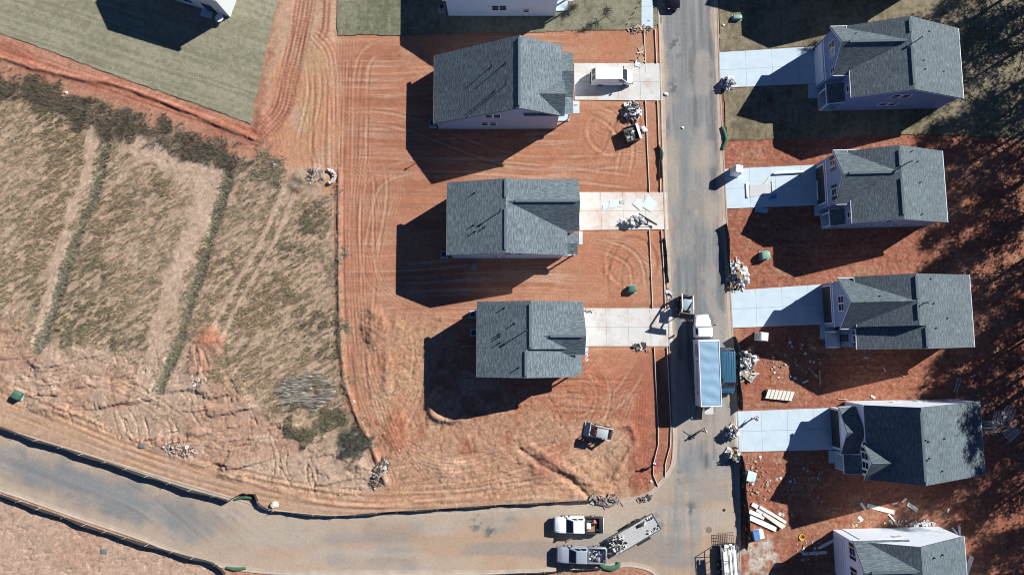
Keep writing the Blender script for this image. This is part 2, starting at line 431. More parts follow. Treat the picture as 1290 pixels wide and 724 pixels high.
# rough torn ground round the corner lot
cmix(C, (.17,.13,.095), region([(-100,90),(0,98),(70,116),(175,148),(310,196),(300,208),(205,188),(110,156),(0,118),(-100,106)],1.2,1.8)*.8)
hs = region([(330,170),(352,60),(372,40),(424,60),(428,205),(424,240),(362,246)],.8,1.2); hw_=np.sin((X+2.2*fbm(X*.3,Y*.3,46,2)*3+.2*Y)*2*PI/.5); Z += hs*hw_*.02*sm(.4,.6,n_mid); cmix(C,(.40,.20,.115),hs*sm(.48,.62,fbm(X*.25+4,Y*.2,47,4))*.8)
ro = l3*sm(.42,.6,fbm(X*.12+5,Y*.12+2,61,3))
Z += ro*((fbm(X*.6,Y*.6,62,4,.55)-.5)*.2)
Z += l3*((fbm(X*2.2,Y*2.2,63,2,.7)-.5)*.06 + (fbm((X*.93+Y*.36)*.3,(Y*.93-X*.36)*2.8,65,3)-.5)*.10 - .08*(1-sm(0,.03,np.abs(fbm(X*.5,Y*.5,64,3)-.5))) - .07*(1-sm(0,.05,np.abs(fbm(X*1.1+.4*Y,Y*1.1,66,2)-.5)))*sm(.4,.6,n_mid))
cmix(C,(.22,.10,.065),l3*(1-sm(0,.035,np.abs(fbm(X*.5,Y*.5,64,3)-.5)))*.5)
# bulldozer and lorry tracks: parallel grooves along real paths
def track(px, hw, period, amp, col=None, cm=.4, teeth=0.0, dig=0.0):
    wp = W(spline(px, 6)); m = hw+1
    i0, i1 = np.searchsorted(gx, [min(p[0] for p in wp)-m, max(p[0] for p in wp)+m]); j0, j1 = np.searchsorted(gy, [min(p[1] for p in wp)-m, max(p[1] for p in wp)+m])
    sl = (slice(j0, j1), slice(i0, i1)); x, y = X[sl], Y[sl]
    d, lat, alo = line_info(x, y, wp)
    lat = lat + (fbm(x*.35,y*.35,71,2)-.5)*.12
    brk = sm(.3,.55,fbm(x*.5,y*.5,72,2))
    w = (1-sm(hw*.6, hw, d+warpn[sl]*.4))*(.45+.55*brk if teeth < .03 else .8+.2*brk)
    g = np.sin(2*PI*lat/period)
    h = amp*g*.62
    if teeth: h = h + teeth*np.sin(2*PI*alo/.42)*(.5+.5*g)
    Z[sl] += w*(h-dig)
    if col is not None:
        cs = [c[sl] for c in C]; mm = w*cm*(.6+.4*g)
        for i in range(3): C[i][sl] = cs[i]*(1-mm) + col[i]*mm
track([(388,-20),(378,40),(364,95),(352,140),(322,172)], 1.75, .55, .045, (.275,.118,.08), 1.1, .05, .06)
track([(412,-20),(410,30),(405,46)], .9, .7, .05, (.27,.115,.08), 1.1, .035)
track([(398,45),(416,70),(420,130),(421,205)], 1.3, .62, .05, (.42,.21,.13), .5, .02)
track([(434,52),(431,200),(432,330),(434,420),(446,500),(470,560),(488,606)], 1.7, .42, .05, (.33,.155,.098), .6, .012)
track([(458,190),(450,250),(450,330),(455,420),(470,480),(500,560),(530,600)], 1.5, .44, .045, (.38,.205,.135), .45, .012)
track([(476,300),(474,250),(455,215),(440,208)], 1.4, .42, .035)
track([(462,320),(470,350),(500,372),(540,392)], 1.2, .42, .035)
track([(500,560),(560,585),(640,570),(700,520),(740,480)], 1.7, .45, .045, (.42,.27,.175), .3, .012)
track([(520,620),(600,615),(690,590),(760,560),(790,500)], 1.5, .45, .045, (.43,.28,.185), .35, .012)
track([(640,610),(700,600),(745,575),(800,540)], 1.2, .5, .06)
track([(0,488),(80,520),(160,555),(300,600),(430,626),(560,626),(700,612),(770,618)], 1.5, .75, .05, (.44,.245,.14), .6, .012)
track([(808,480),(806,540),(800,600)], 1.3, .36, .045, (.32,.095,.05), .6)
track([(840,500),(838,560),(826,600)], .7, .3, .03)
track([(-20,58),(80,92),(160,118),(240,146),(320,168)], .9, .7, .06, (.33,.11,.06), .7)
track([(-20,44),(60,78),(180,116),(300,160)], .5, .6, .06)
track([(350,250),(320,330),(290,400)], 1.0, 1.5, .05)
for q in ([(470,215),(492,220),(502,240),(494,270),(478,310)],[(505,384),(484,364),(474,335),(478,300)],[(600,206),(700,211),(806,206)],[(738,224),(780,192),(812,196)],[(738,170),(768,150),(800,166),(786,196),(752,188)],[(758,372),(778,346),(800,328),(816,346),(802,374)],[(748,302),(790,306),(820,332)],[(440,140),(480,150),(512,146)],[(436,196),(500,192),(560,202)],[(660,345),(720,352),(800,352)],[(560,395),(640,372),(760,376)],[(745,450),(770,480),(760,520),(720,540)],[(700,500),(740,510),(800,500)],[(480,420),(520,440),(530,480),(500,540)]):
    track(q, .85, .42, .03, (.40,.235,.155), .4, .012)
def ruts(px, gauge=1.75, w=.2, dep=.05, col=(.42,.25,.165), cm=.55):
    wp = W(spline(px, 8)); m = gauge+1
    i0, i1 = np.searchsorted(gx, [min(p[0] for p in wp)-m, max(p[0] for p in wp)+m]); j0, j1 = np.searchsorted(gy, [min(p[1] for p in wp)-m, max(p[1] for p in wp)+m])
    sl = (slice(j0, j1), slice(i0, i1)); x, y = X[sl], Y[sl]
    d, lat, alo = line_info(x, y, wp); dd = np.abs(d-gauge/2)+(vnoise(x*.8,y*.8,73)-.5)*.1
    r = 1-sm(w*.6, w*1.25, dd); sh = np.exp(-((dd-w*1.6)/.12)**2); br = .35+.65*sm(.3,.55,vnoise(x*.35,y*.35,74)); Lt = sum(math.hypot(b_[0]-a_[0], b_[1]-a_[1]) for a_, b_ in zip(wp[:-1], wp[1:])); fe = sm(.3,4,alo)*sm(.3,4,Lt-alo)*.72; r = r*br*fe; sh = sh*br*fe
    Z[sl] += -dep*r + dep*.9*sh + .012*r*np.sin(2*PI*alo/.3)
    for i in range(3):
        C[i][sl] = C[i][sl]*(1-r*cm) + col[i]*r*cm; C[i][sl] = C[i][sl]*(1-.16*sh)
RT = (.44,.275,.19); RD = (.27,.112,.07)
for q, c in (([(426,150),(500,152),(620,196),(700,205),(812,200)],RT),([(430,205),(520,208),(640,212),(812,230)],RT),([(470,480),(462,400),(468,320),(480,240),(470,190)],RT),([(448,470),(442,380),(440,250),(444,120),(452,60)],RD),
    ([(500,60),(470,64),(456,90),(454,160),(452,260)],RT),([(498,372),(470,350),(462,300),(468,240),(500,214),(560,206)],RT),([(735,306),(770,312),(800,332),(806,380)],RT),([(812,300),(790,310),(774,340),(776,384)],RD),
    ([(735,135),(770,150),(790,185),(780,235)],RT),([(812,140),(780,160),(760,200),(700,216)],RD),([(480,600),(540,590),(640,570),(720,540),(780,500),(812,450)],RT),([(490,560),(520,500),(530,440),(520,400)],RT),
    ([(478,575),(460,520),(452,460),(450,400)],RD),([(500,624),(600,612),(700,588),(760,560),(800,520)],RT),([(520,600),(600,580),(660,596),(720,612)],RD),([(740,450),(760,490),(750,530),(700,560),(620,575)],RT),([(680,490),(740,486),(800,490)],RD),([(650,505),(720,505),(800,512)],RD),
    ([(0,494),(100,535),(200,572),(320,606),(430,624),(560,626),(700,612)],RT),([(0,506),(100,545),(200,582),(310,612),(430,632),(560,632)],(.36,.21,.135)),
    ([(366,246),(390,220),(384,180),(396,120),(392,60)],RT),([(404,240),(400,190),(404,110),(398,50)],RD),([(380,-10),(374,50),(362,110),(346,152),(320,172)],RD),([(0,470),(60,490),(120,480),(180,500),(260,560)],RT),
    ([(925,300),(1000,318),(1120,310)],(.3,.13,.08)),([(940,600),(1000,640),(1100,655)],(.3,.13,.08)),([(1190,200),(1180,300),(1195,420)],(.3,.13,.08))):
    ruts(q, col=c)
cd_ = P(566,510); dd = np.hypot((X-cd_.x)/1.25, Y-cd_.y); Z += .45*np.exp(-((dd-2.0)/.5)**2)*sm(-1.0,.6,cd_.x-X+.4*(cd_.y-Y)+1)
# swirling loader marks in the front yards
sw = np.sin((Y + 2.6*fbm(X*.16,Y*.16,81,2)*3 + .3*X)*2*PI/.46)
swm = region([(730,135),(810,130),(812,236),(735,236)],.8,1)+region([(735,296),(822,292),(826,384),(745,380)],.8,1)+region([(742,442),(818,440),(800,520),(700,520),(660,500)],1,1)
Z += np.clip(swm,0,1)*sw*.018*sm(.3,.6,n_mid)
cmix(C,(.46,.22,.14),np.clip(swm,0,1)*sm(.3,1,sw)*.35)
for cx, cy, rr in ((796,330,3.2),(770,165,3.0),(790,160,1.7)):
    c = P(cx,cy); d = np.hypot(X-c.x, Y-c.y); Z += .05*np.exp(-((d-rr)/.22)**2)*-1 + .04*np.exp(-((d-rr-.5)/.2)**2)
# ditch and berm of the corner lot
for pts, hw, dep in (([(655,566),(690,590),(720,606),(742,626),(752,632)],.32,-.26),([(668,560),(700,583),(738,606),(756,624)],.45,.16),([(760,545),(790,535),(800,550)],.4,.25),([(775,600),(788,575),(800,560)],.35,.22)):
    d,_,_ = line_info(X,Y,W(spline(pts,5))); Z += dep*np.exp(-(d+warpn*.5)**2/(hw*hw))
# spoil heaps and scraped banks
for cx, cy, rx, ry, hh, col, a in ((472,412,1.9,3.2,.75,(.27,.15,.09),.8),(488,470,1.0,2.6,.4,(.33,.2,.12),.7),(500,540,2.2,3.2,.4,(.33,.12,.065),.7),(570,590,3.4,2.0,.4,(.45,.28,.19),.7),(690,585,2.6,2.2,.5,(.30,.13,.085),.7),(330,155,1.3,2.4,.3,(.36,.15,.09),.3),(395,223,2.6,1.6,.35,(.36,.27,.19),.8),(375,232,1.4,1.6,.4,(.2,.15,.11),.8),(215,556,3.0,1.2,.5,(.36,.19,.13),.7),(735,590,2.5,2.0,.35,(.42,.24,.15),.5),(265,425,2.2,1.8,.3,(.4,.17,.095),.8)):
    c = P(cx,cy); d = np.hypot((X-c.x)/rx,(Y-c.y)/ry)+warpn*.7; m = 1-sm(.35,1.1,d)
    Z += m*hh*.62*(.55+.9*(fbm(X*1.1+.6*Y,Y*1.1,91,3)-.1)*.8); cmix(C,col,m*a)
# the lip between field and graded lot
lip, ll, _ = line_info(X, Y, W([(428,215),(427,330),(429,420),(434,480),(448,520),(470,565),(486,608)]))
Z += .28*np.exp(-((lip)/.35)**2)*(.5+n_fin)
lip2,_,_ = line_info(X, Y, W(spline([(-30,478),(60,505),(150,545),(250,585),(330,612),(430,636),(520,634),(620,628),(700,628)],4)))
Z += .10*np.exp(-((lip2+warpn*.4)/.25)**2)
lip3,_,_ = line_info(X, Y, W(spline([(-30,62),(0,72),(60,90),(105,100),(150,108),(215,132),(320,175)],4)))
Z += .3*np.exp(-((lip3+warpn*.5)/.3)**2)
gravel = region([(937,690),(960,672),(985,690),(975,712),(960,740),(935,740)], .7, 1.4); cmix(C,(.40,.36,.31),gravel*sm(.3,.6,n_fin)*.9)
# loose clods
clod = (n_hi-.5)
Z += clod*(.012+.05*mR+.022*l3+.03*tanlow) + (vnoise(X*2.6,Y*2.6,12)-.5)*(.015+.05*mR+.025*l3)
cmix(C,(.42,.25,.17),mR*sm(.72,.9,n_hi)*.4)
# wheel-worn right lots: smooth striations behind the houses
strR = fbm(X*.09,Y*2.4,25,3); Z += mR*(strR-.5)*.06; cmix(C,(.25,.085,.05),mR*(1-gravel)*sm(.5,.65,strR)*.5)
# grain
grain = (.72+.56*fbm(X*2.1,Y*2.1,14,3,.7))*(.76+.48*vnoise(X*6.1,Y*6.1,15))
gk = 1-.62*np.clip(lots+haul*.5+shoulder*.6,0,1)
for i in range(3): C[i] = C[i]*(1+(grain-1)*gk)
# keep the earth below every slab and lawn
flat = sm(-.9,-.1,poly_sd(X,Y,road_w))
for k, d in drives.items(): flat = np.maximum(flat, sm(-.7,-.05,poly_sd(X,Y,W(d))))
flat = np.maximum(flat, sm(-.5,-.05,poly_sd(X,Y,W(sidewalk_px))))
for k, d in lawn_px.items(): flat = np.maximum(flat, sm(-1.2,.1,poly_sd(X,Y,W(d))))
Z = Z*(1-flat) + np.where(flat>0, -.07*flat, 0)
core = (np.abs(X)<80)&(Y>-40)&(Y<56)
Z = np.where(core, Z, Z*.3-.02)

def grid_mesh(name, gx, gy, X, Y, Z, C, m, keep=None):
    nx, ny = len(gx), len(gy)
    idx = np.arange(nx*ny).reshape(ny, nx)
    q = np.stack([idx[:-1,:-1], idx[:-1,1:], idx[1:,1:], idx[1:,:-1]], -1).reshape(-1,4)
    co = np.stack([X, Y, Z], -1).reshape(-1,3); cc = np.stack([*C, np.ones_like(X)], -1).reshape(-1,4)
    if keep is not None:
        q = q[keep.reshape(-1)]
        used = np.unique(q); rem = np.full(nx*ny, -1); rem[used] = np.arange(len(used)); q = rem[q]; co = co[used]; cc = cc[used]
    me = bpy.data.meshes.new(name); me.vertices.add(len(co)); me.vertices.foreach_set('co', co.astype(np.float32).ravel())
    me.loops.add(q.size); me.loops.foreach_set('vertex_index', q.astype(np.int32).ravel())
    me.polygons.add(len(q)); me.polygons.foreach_set('loop_start', np.arange(0,q.size,4,dtype=np.int32))
    me.polygons.foreach_set('loop_total', np.full(len(q),4,dtype=np.int32))
    me.polygons.foreach_set('use_smooth', np.ones(len(q),dtype=bool))
    me.update(calc_edges=True)
    ca = me.color_attributes.new('Col','FLOAT_COLOR','POINT'); ca.data.foreach_set('color', np.clip(cc,0,1).astype(np.float32).ravel())
    me.materials.append(m); o = bpy.data.objects.new(name, me); COL.objects.link(o); return o
M_soil = mat_vc('soil', .97, ((1.1,.10),(5,.18),(13,.24)), .05, 6)
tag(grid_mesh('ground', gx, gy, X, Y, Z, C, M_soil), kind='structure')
def ground_z(x, y):
    i = np.clip(np.searchsorted(gx, x)-1, 0, NX-2); j = np.clip(np.searchsorted(gy, y)-1, 0, NY-2)
    return Z[j, i]

def patch(name, poly_w, step, z, colf, m, rag=0.0, bumpz=0.0, cut=()):
    xs = [p[0] for p in poly_w]; ys = [p[1] for p in poly_w]
    ax = np.arange(min(xs)-.3, max(xs)+.3+step, step); ay = np.arange(min(ys)-.3, max(ys)+.3+step, step)
    x, y = np.meshgrid(ax, ay); d = poly_sd(x, y, poly_w)
    if rag: d = d + (fbm(x*.9, y*.9, 101, 3)-.5)*rag
    for c in cut: d = np.minimum(d, .03-poly_sd(x, y, c))
    zz = np.full(x.shape, z) + (bumpz*(fbm(x*1.5,y*1.5,103,3)-.5) if bumpz else 0)
    ce = d > 0; keep = ce[:-1,:-1]&ce[1:,1:]&ce[:-1,1:]&ce[1:,:-1]
    return tag(grid_mesh(name, ax, ay, x, y, zz, colf(x,y,d), m, keep), kind='structure')

# asphalt with drifted earth
def road_col(x, y, d):
    c = [np.full(x.shape,.183),np.full(x.shape,.185),np.full(x.shape,.183)]
    ns = (y > P(800,630).y)
    # streaks along the traffic
    sNS = fbm(x*1.9, y*.08, 111, 4, .65); sl_ = .36*(1-sm(P(150,600).x,P(480,640).x,x)); sEW = fbm(x*.07+y*.03, (y+x*sl_)*1.6, 112, 4, .65)
    wl = np.maximum(sm(0, 6, P(0,640).y - y + 6), 1-sm(P(760,600).x,P(810,600).x,x))
    st = sNS*(1-wl)+sEW*wl
    k = (.45+1.1*st)*(1-wl)+(.72+.56*st)*wl
    for i in range(3): c[i] = c[i]*k
    dust = fbm(x*.09+2,y*.09,113,4); blot = fbm(x*.35,y*.16,117,4,.6); cmix(c,(.29,.265,.235),sm(.5,.66,blot)*.7*(1-wl))
    core = sm(P(200,600).x, P(420,600).x, x)*wl
    near = sm(P(860,560).y, P(840,690).y, y)*(1-sm(P(850,600).x,P(900,600).x,x))
    c2 = fbm(x*.5,y*.5,118,4); cmix(c,(.36,.27,.20),wl*(1-sm(0,3.2,d+(c2-.5)*4))*.7); m = np.clip(core*.95*sm(.22,.5,dust+.12*st) + .55*sm(.5,.68,dust+.25*(st-.5)) , 0, 1)
    west = wl*(1-sm(P(120,600).x,P(330,600).x,x)); m = m*(1-.35*west)
    cmix(c,(.365,.302,.238),m*.9)
    cmix(c,(.37,.25,.165),np.clip(core*sm(.52,.66,fbm(x*.07+7,y*.25,114,3)),0,1)*.8)
    cmix(c,(.185,.19,.185),core*sm(.52,.66,fbm(x*.06+31,y*.3+4,116,3))*.5)
    edge = 1-sm(.1,.6+1.3*wl,d+ (fbm(x*.45,y*.28,115,4)-.5)*(1.6+2.6*wl))
    cmix(c,(.38,.295,.22),edge*.7)
    mud = P(836,290); cmix(c,(.38,.17,.1),np.exp(-((x-mud.x)**2+(y-mud.y)**2)/1.2)*.7)
    # blue-grey tyre polish at the junction
    pol = np.exp(-(((x-P(855,650).x)/3.0)**2+((y-P(855,660).y)/6.5)**2)); cmix(c,(.17,.2,.21),pol*.75*sm(.3,.6,sNS))
    pol = np.exp(-(((x-P(862,200).x)/1.0)**2+((y-P(862,240).y)/14)**2)); cmix(c,(.14,.165,.175),pol*.8*sm(.35,.6,sNS))
    for sx, sy, r in ((850,50,.8),(850,63,1.0),(848,110,.7),(870,640,.6),(853,600,.7),(600,660,.8),(617,670,.7)):
        q = P(sx,sy); cmix(c,(.09,.10,.105),np.exp(-((x-q.x)**2+(y-q.y)**2*.5)/(r*r))*sm(.5,.62,fbm(x*2,y*2,119,3))*.9)
    return c
M_asph = mat_vc('asphalt', .92, ((.5,.08),(3,.14),(12,.2)), .015, 12)
patch('road', road_w, .16, .0, road_col, M_asph)

# lawns (dormant turf)
def lawn_col(a, b, k):
    def f(x,y,d):
        n = fbm(x*.22,y*.22,121+k,4); s = fbm((x*.95+y*.31)*.10,(y*.95+x*.31)*2.9,122+k,3) if k==0 else fbm(x*2.4,y*.3,123,3)
        h = fbm(x*2.2,y*2.2,124,3)
        t = np.clip((n-.5)*(.8 if k==0 else 1.4)+(s-.5)*(1.7 if k==0 else .9)+(h-.5)*1.5+.5,0,1)
        return [a[i]*(1-t)+b[i]*t for i in range(3)]
    return f
M_lawn = mat_vc('lawn_turf', .95, ((2.2,.12),(7,.3),(14,.5)), .08, 9)
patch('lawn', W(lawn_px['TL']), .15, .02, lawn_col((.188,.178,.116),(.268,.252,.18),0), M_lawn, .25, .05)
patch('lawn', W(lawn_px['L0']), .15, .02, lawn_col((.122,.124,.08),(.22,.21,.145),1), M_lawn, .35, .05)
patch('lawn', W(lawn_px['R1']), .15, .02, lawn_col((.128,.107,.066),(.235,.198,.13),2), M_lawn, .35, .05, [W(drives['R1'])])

# kerb and gutter: a pale concrete ribbon with a raised back
M_kerb = mat('kerb_concrete', (.385,.315,.25), .85, .34, .9, 0, .004)
def kerb(px, skip=None, flip=1):
    pts = [Vector((*p,0)) for p in W(px)]
    prof = [(-.02,-.05),(-.02,.012),(.38,.022),(.46,.062),(.60,.066),(.62,-.05)]
    rings = []
    for i,p in enumerate(pts):
        d = (pts[min(i+1,len(pts)-1)]-pts[max(i-1,0)]).normalized(); n = Vector((-d.y,d.x,0))*flip
        rings.append([p + n*(a-.12) + Vector((0,0,b)) for a,b in prof])
    b = MB(); b.loft(rings); return tag(b.build('kerb', M_kerb), kind='structure')
# left-hand side of travel along the list is outside the road for these edges
kerb(left_edge, flip=-1); kerb(south_edge, flip=-1); kerb(right_edge, flip=-1)

# drives: separate pours with saw-cut joints
M_conc = mat('drive_concrete', (.45,.535,.59), .85, .14, .8, 0, .003)
M_conc_w = mat('warm_drive_concrete', (.53,.53,.505), .85, .16, .6, 0, .003, stain=(.42,.30,.21))
M_conc_d = mat('dusty_drive_concrete', (.60,.565,.52), .85, .15, .55, 0, .003, stain=(.47,.33,.24))
def slab(name, px, m, nu, nv, z0=-.1, z1=.035):
    """quad (first 4 corners used as a bilinear patch) cut into nu x nv pours"""
    q = [P(*c) for c in px]; b = MB(); g = .012
    def bl(u,v): return q[0]*(1-u)*(1-v)+q[1]*u*(1-v)+q[2]*u*v+q[3]*(1-u)*v
    L = (q[1]-q[0]).length; Wd = (q[3]-q[0]).length
    for i in range(nu):
        for j in range(nv):
            u0=i/nu+g/L; u1=(i+1)/nu-g/L; v0=j/nv+g/Wd; v1=(j+1)/nv-g/Wd
            c=[bl(u0,v1),bl(u1,v1),bl(u1,v0),bl(u0,v0)]
            b.hexa([(p.x,p.y,z0) for p in c],[(p.x,p.y,z1) for p in c])
    return tag(b.build(name, m), kind='structure')
slab('driveway', drives['L1'], M_conc_w, 4, 2)
slab('driveway', drives['L2'], M_conc_d, 4, 2)
slab('driveway', drives['L3'], M_conc_w, 4, 2)
for k,(a,b,c,d) in {'R1':((906,66),(1038,58),(1039,105),(908,111)),'R2':((912,213),(1040,207),(1041,258),(914,263)),'R3':((919,366),(1050,357),(1051,408),(921,413)),'R4':((926,518),(1057,513),(1058,566),(928,569))}.items():
    slab('driveway', (a,b,c,d), M_conc, 4, 2)
for q in (((1018,106),(1040,105),(1040,124),(1018,124)),((1026,259),(1042,258.5),(1042,272),(1026,272)),((1033,409),(1052,408.5),(1052,427),(1033,427)),((1044,567),(1058,566.5),(1058,583),(1044,583)),((722,127.5),(730,127.5),(730,143),(722,143)),((729,291),(734,291),(734,308),(729,308)),((737,437),(741,437),(741,456),(737,456))):
    slab('walkway', q, M_conc, 1, 1)
slab('sidewalk', [(808,-60),(822,-60),(823,36),(808,36)], M_conc, 1, 7)
# ------------------------------------------------------------------ houses
class House:
    def __init__(s, label, loc, rz=0.0, wall_m=None, roof_m=None, group=None, name='house'):
        s.root = thing(name, label, 'house', (loc[0], loc[1], 0), R(rz), group)
        s.wall = MB(); s.roof = MB(); s.fascia = MB(); s.vent = MB(); s.planes = []
        s.wall_m = wall_m; s.roof_m = roof_m; s.trim_m = M_white
    def hz(s, x, y):
        zs = [p for p in (g(x, y) for g in s.planes) if p is not None]
        return max(zs) if zs else 0
    def gable(s, axis, a0, a1, e, z, ov=.3, oe=.3, t=.17, walls=True, wa=None, fas=True, w0=0.0, zb=-.15):
        """axis: direction of the ridge; a0,a1: rake ends; e=(eave,ridge,eave) across; z: heights there"""
        e0, er, e1 = e; z0, zr, z1 = z
        def pt(a, u, w): return (a, u, w) if axis == 'x' else (u, a, w)
        for (ea, za) in ((e0, z0), (e1, z1)):
            L = math.hypot(ea-er, za-zr)
            a_lo, a_hi = a0, a1
            top = [pt(a_lo, ea, za), pt(a_hi, ea, za), pt(a_hi, er, zr), pt(a_lo, er, zr)]
            bot = [(p[0], p[1], p[2]-t) for p in top]
            off = random.uniform(0, 50)
            uv = [(a_lo+off, 0), (a_hi+off, 0), (a_hi+off, L), (a_lo+off, L)]
            zz = [(0,0)]*4
            flip = ((ea > er) != (axis == 'x'))
            f = [(0,1,2,3), (7,6,5,4), (0,4,5,1), (1,5,6,2), (2,6,7,3), (3,7,4,0)]
            if flip: f = [tuple(reversed(q)) for q in f]; uv = uv[::-1]
            s.roof.add(top+bot, f, [uv, zz, zz, zz, zz, zz])
            if fas:
                # gutter along the eave, rake boards at both ends
                sg = 1 if ea > er else -1
                g0, g1 = sorted((ea+sg*.004, ea+sg*.07))
                if axis == 'x': s.fascia.box(a_lo, a_hi, g0, g1, za-.2, za-.02)
                else: s.fascia.box(g0, g1, a_lo, a_hi, za-.2, za-.02)
                for aa, sa in ((a_lo, -1), (a_hi, 1)):
                    q0, q1 = sorted((aa-sa*.05, aa-sa*.012))
                    poly = [(ea, za-.36), (er, zr-.36), (er, zr-t-.004), (ea, za-t-.004)]
                    s.fascia.prism(poly, axis, q0, q1)
        def h(x, y):
            a, u = (x, y) if axis == 'x' else (y, x)
            if not (a0 <= a <= a1 and min(e0,e1) <= u <= max(e0,e1)): return None
            if (u-er)*(e0-er) >= 0 and e0 != er: return zr+(z0-zr)*(u-er)/(e0-er)
            return zr+(z1-zr)*(u-er)/(e1-er)
        s.planes.append(h)
        if walls:
            u0, u1 = e0+oe, e1-oe
            k0 = zr+(z0-zr)*(u0-er)/(e0-er)-t; k1 = zr+(z1-zr)*(u1-er)/(e1-er)-t
            b0, b1 = wa or (a0+ov, a1-ov)
            s.wall.prism([(u0,zb),(u1,zb),(u1,k1),(er,zr-t),(u0,k0)], axis, b0, b1)
    def shed(s, side, lo, hi, inner, outer, zi, zo, t=.12, posts=True, fas=True):
        """lean-to roof on side W/E: lo..hi along y, from inner x (zi) to outer x (zo)"""
        top = [(inner, lo, zi), (inner, hi, zi), (outer, hi, zo), (outer, lo, zo)]
        bot = [(p[0],p[1],p[2]-t) for p in top]; L = math.hypot(inner-outer, zi-zo); zz = [(0,0)]*4
        f = [(0,1,2,3),(7,6,5,4),(0,4,5,1),(1,5,6,2),(2,6,7,3),(3,7,4,0)]
        uv = [(lo,L),(hi,L),(hi,0),(lo,0)]
        if outer > inner: f = [tuple(reversed(q)) for q in f]; uv = uv[::-1]
        s.roof.add(top+bot, f, [uv,zz,zz,zz,zz,zz])
        sg = 1 if outer > inner else -1
        if fas:
            g0, g1 = sorted((outer+sg*.004, outer+sg*.10)); s.fascia.box(g0, g1, lo, hi, zo-.2, zo-.02)
            for yy, sa in ((lo,-1),(hi,1)):
                q0, q1 = sorted((yy+sa*.004, yy+sa*.045))
                s.fascia.prism([(outer,zo-.2),(inner,zi-.2),(inner,zi-.012),(outer,zo-.012)], 'y', q0, q1)
        def h(x, y):
            if lo <= y <= hi and min(inner,outer) <= x <= max(inner,outer): return zi+(zo-zi)*(x-inner)/(outer-inner)
        s.planes.append(h)
        if posts:
            for yy in (lo+.2, hi-.2):
                b = MB(); b.box(outer-sg*.35-.08, outer-sg*.35+.08, yy-.08, yy+.08, 0, zo-t+.03); b.build('porch_post', M_white, s.root)
            b = MB(); b.box(*sorted((inner, outer-sg*.15)), lo+.05, hi-.05, -.1, .16); b.build('porch_floor', M_conc, s.root)
    # windows and doors on a wall
    def _fm(s, face, pos):
        return {'S': lambda u,o,z: (u, pos-o, z), 'N': lambda u,o,z: (u, pos+o, z), 'W': lambda u,o,z: (pos-o, u, z), 'E': lambda u,o,z: (pos+o, u, z)}[face]
    def _bx(s, b, fm, u0, u1, o0, o1, z0, z1):
        c = [fm(u0,o0,z0), fm(u1,o1,z1)]
        lo = [min(c[0][i], c[1][i]) for i in range(3)]; hi = [max(c[0][i], c[1][i]) for i in range(3)]
        b.box(lo[0],hi[0],lo[1],hi[1],lo[2],hi[2])
    def window(s, face, pos, u, z, w=.9, h=1.5, shutters=False, mull=True):
        fm = s._fm(face, pos); b = MB(); t = .09
        s._bx(b, fm, u-w/2-t, u+w/2+t, -.03, .055, z, z+t); s._bx(b, fm, u-w/2-t, u+w/2+t, -.03, .055, z+h-t, z+h)
        s._bx(b, fm, u-w/2-t, u-w/2, -.03, .052, z+t, z+h-t); s._bx(b, fm, u+w/2, u+w/2+t, -.03, .052, z+t, z+h-t)
        if mull: s._bx(b, fm, u-w/2, u+w/2, -.03, .045, z+h/2-.03, z+h/2+.03)
        f = b.build('window', M_white, s.root)
        g = MB(); s._bx(g, fm, u-w/2, u+w/2, -.02, .02, z+t, z+h-t); g.build('pane', M_glass, f)
        if shutters:
            for sg in (-1, 1):
                q = MB(); uu = u+sg*(w/2+t+.24); s._bx(q, fm, uu-.2, uu+.2, -.02, .04, z, z+h); q.build('shutter', M_black, s.root)
    def garage(s, face, pos, u0, u1, m, h=2.3):
        fm = s._fm(face, pos); b = MB()
        for k in range(4): s._bx(b, fm, u0, u1, -.05, .03+.006*(k%2), .02+k*h/4+.012, .02+(k+1)*h/4-.012)
        d = b.build('garage_door', m, s.root)
        b = MB(); s._bx(b, fm, u0-.14, u0-.005, -.05, .07, 0, h+.2); s._bx(b, fm, u1+.005, u1+.14, -.05, .07, 0, h+.2); s._bx(b, fm, u0, u1, -.05, .068, h+.03, h+.2)
        b.build('door_frame', M_white, d)
    def door(s, face, pos, u, m, z=.16, w=.95):
        fm = s._fm(face, pos); b = MB(); s._bx(b, fm, u-w/2, u+w/2, -.03, .05, z, z+2.05); d = b.build('front_door', m, s.root)
        b = MB(); s._bx(b, fm, u+w/2-.14, u+w/2-.06, .05, .11, z+.95, z+1.02); b.build('handle', M_steel, d)
    def band(s, face, pos, u0, u1, z0, z1, name='trim_band', m=None, o=.04):
        b = MB(); s._bx(b, s._fm(face, pos), u0, u1, -.05, o, z0, z1); b.build(name, m or M_white, s.root)
    def ridge_vent(s, axis, a0, a1, u, z):
        b = MB()
        if axis == 'y': b.box(u-.15, u+.15, a0, a1, z-.05, z+.07)
        else: b.box(a0, a1, u-.15, u+.15, z-.05, z+.07)
        b.build('ridge_vent', s.roof_m, s.root)
    def pipe(s, x, y, h=.45, r=.06):
        z = s.hz(x, y); b = MB(); b.tube([(x,y,z-.1),(x,y,z+h)], r, 8); b.tube([(x,y,z-.03),(x,y,z+.08)], r*2.0, 8)
        b.build('vent_pipe', M_darkmetal, s.root)
    def flue(s, x, y, h=1.2):
        z = s.hz(x, y); b = MB(); b.tube([(x,y,z-.1),(x,y,z+h)], .06, 10); b.tube([(x,y,z+h-.05),(x,y,z+h+.12)], .13, 10); b.build('flue', M_darkmetal, s.root)
    def done(s):
        s.wall.build('wall', s.wall_m, s.root)
        s.roof.build('roof', s.roof_m, s.root)
        s.fascia.build('fascia', s.trim_m, s.root)
        return s.root

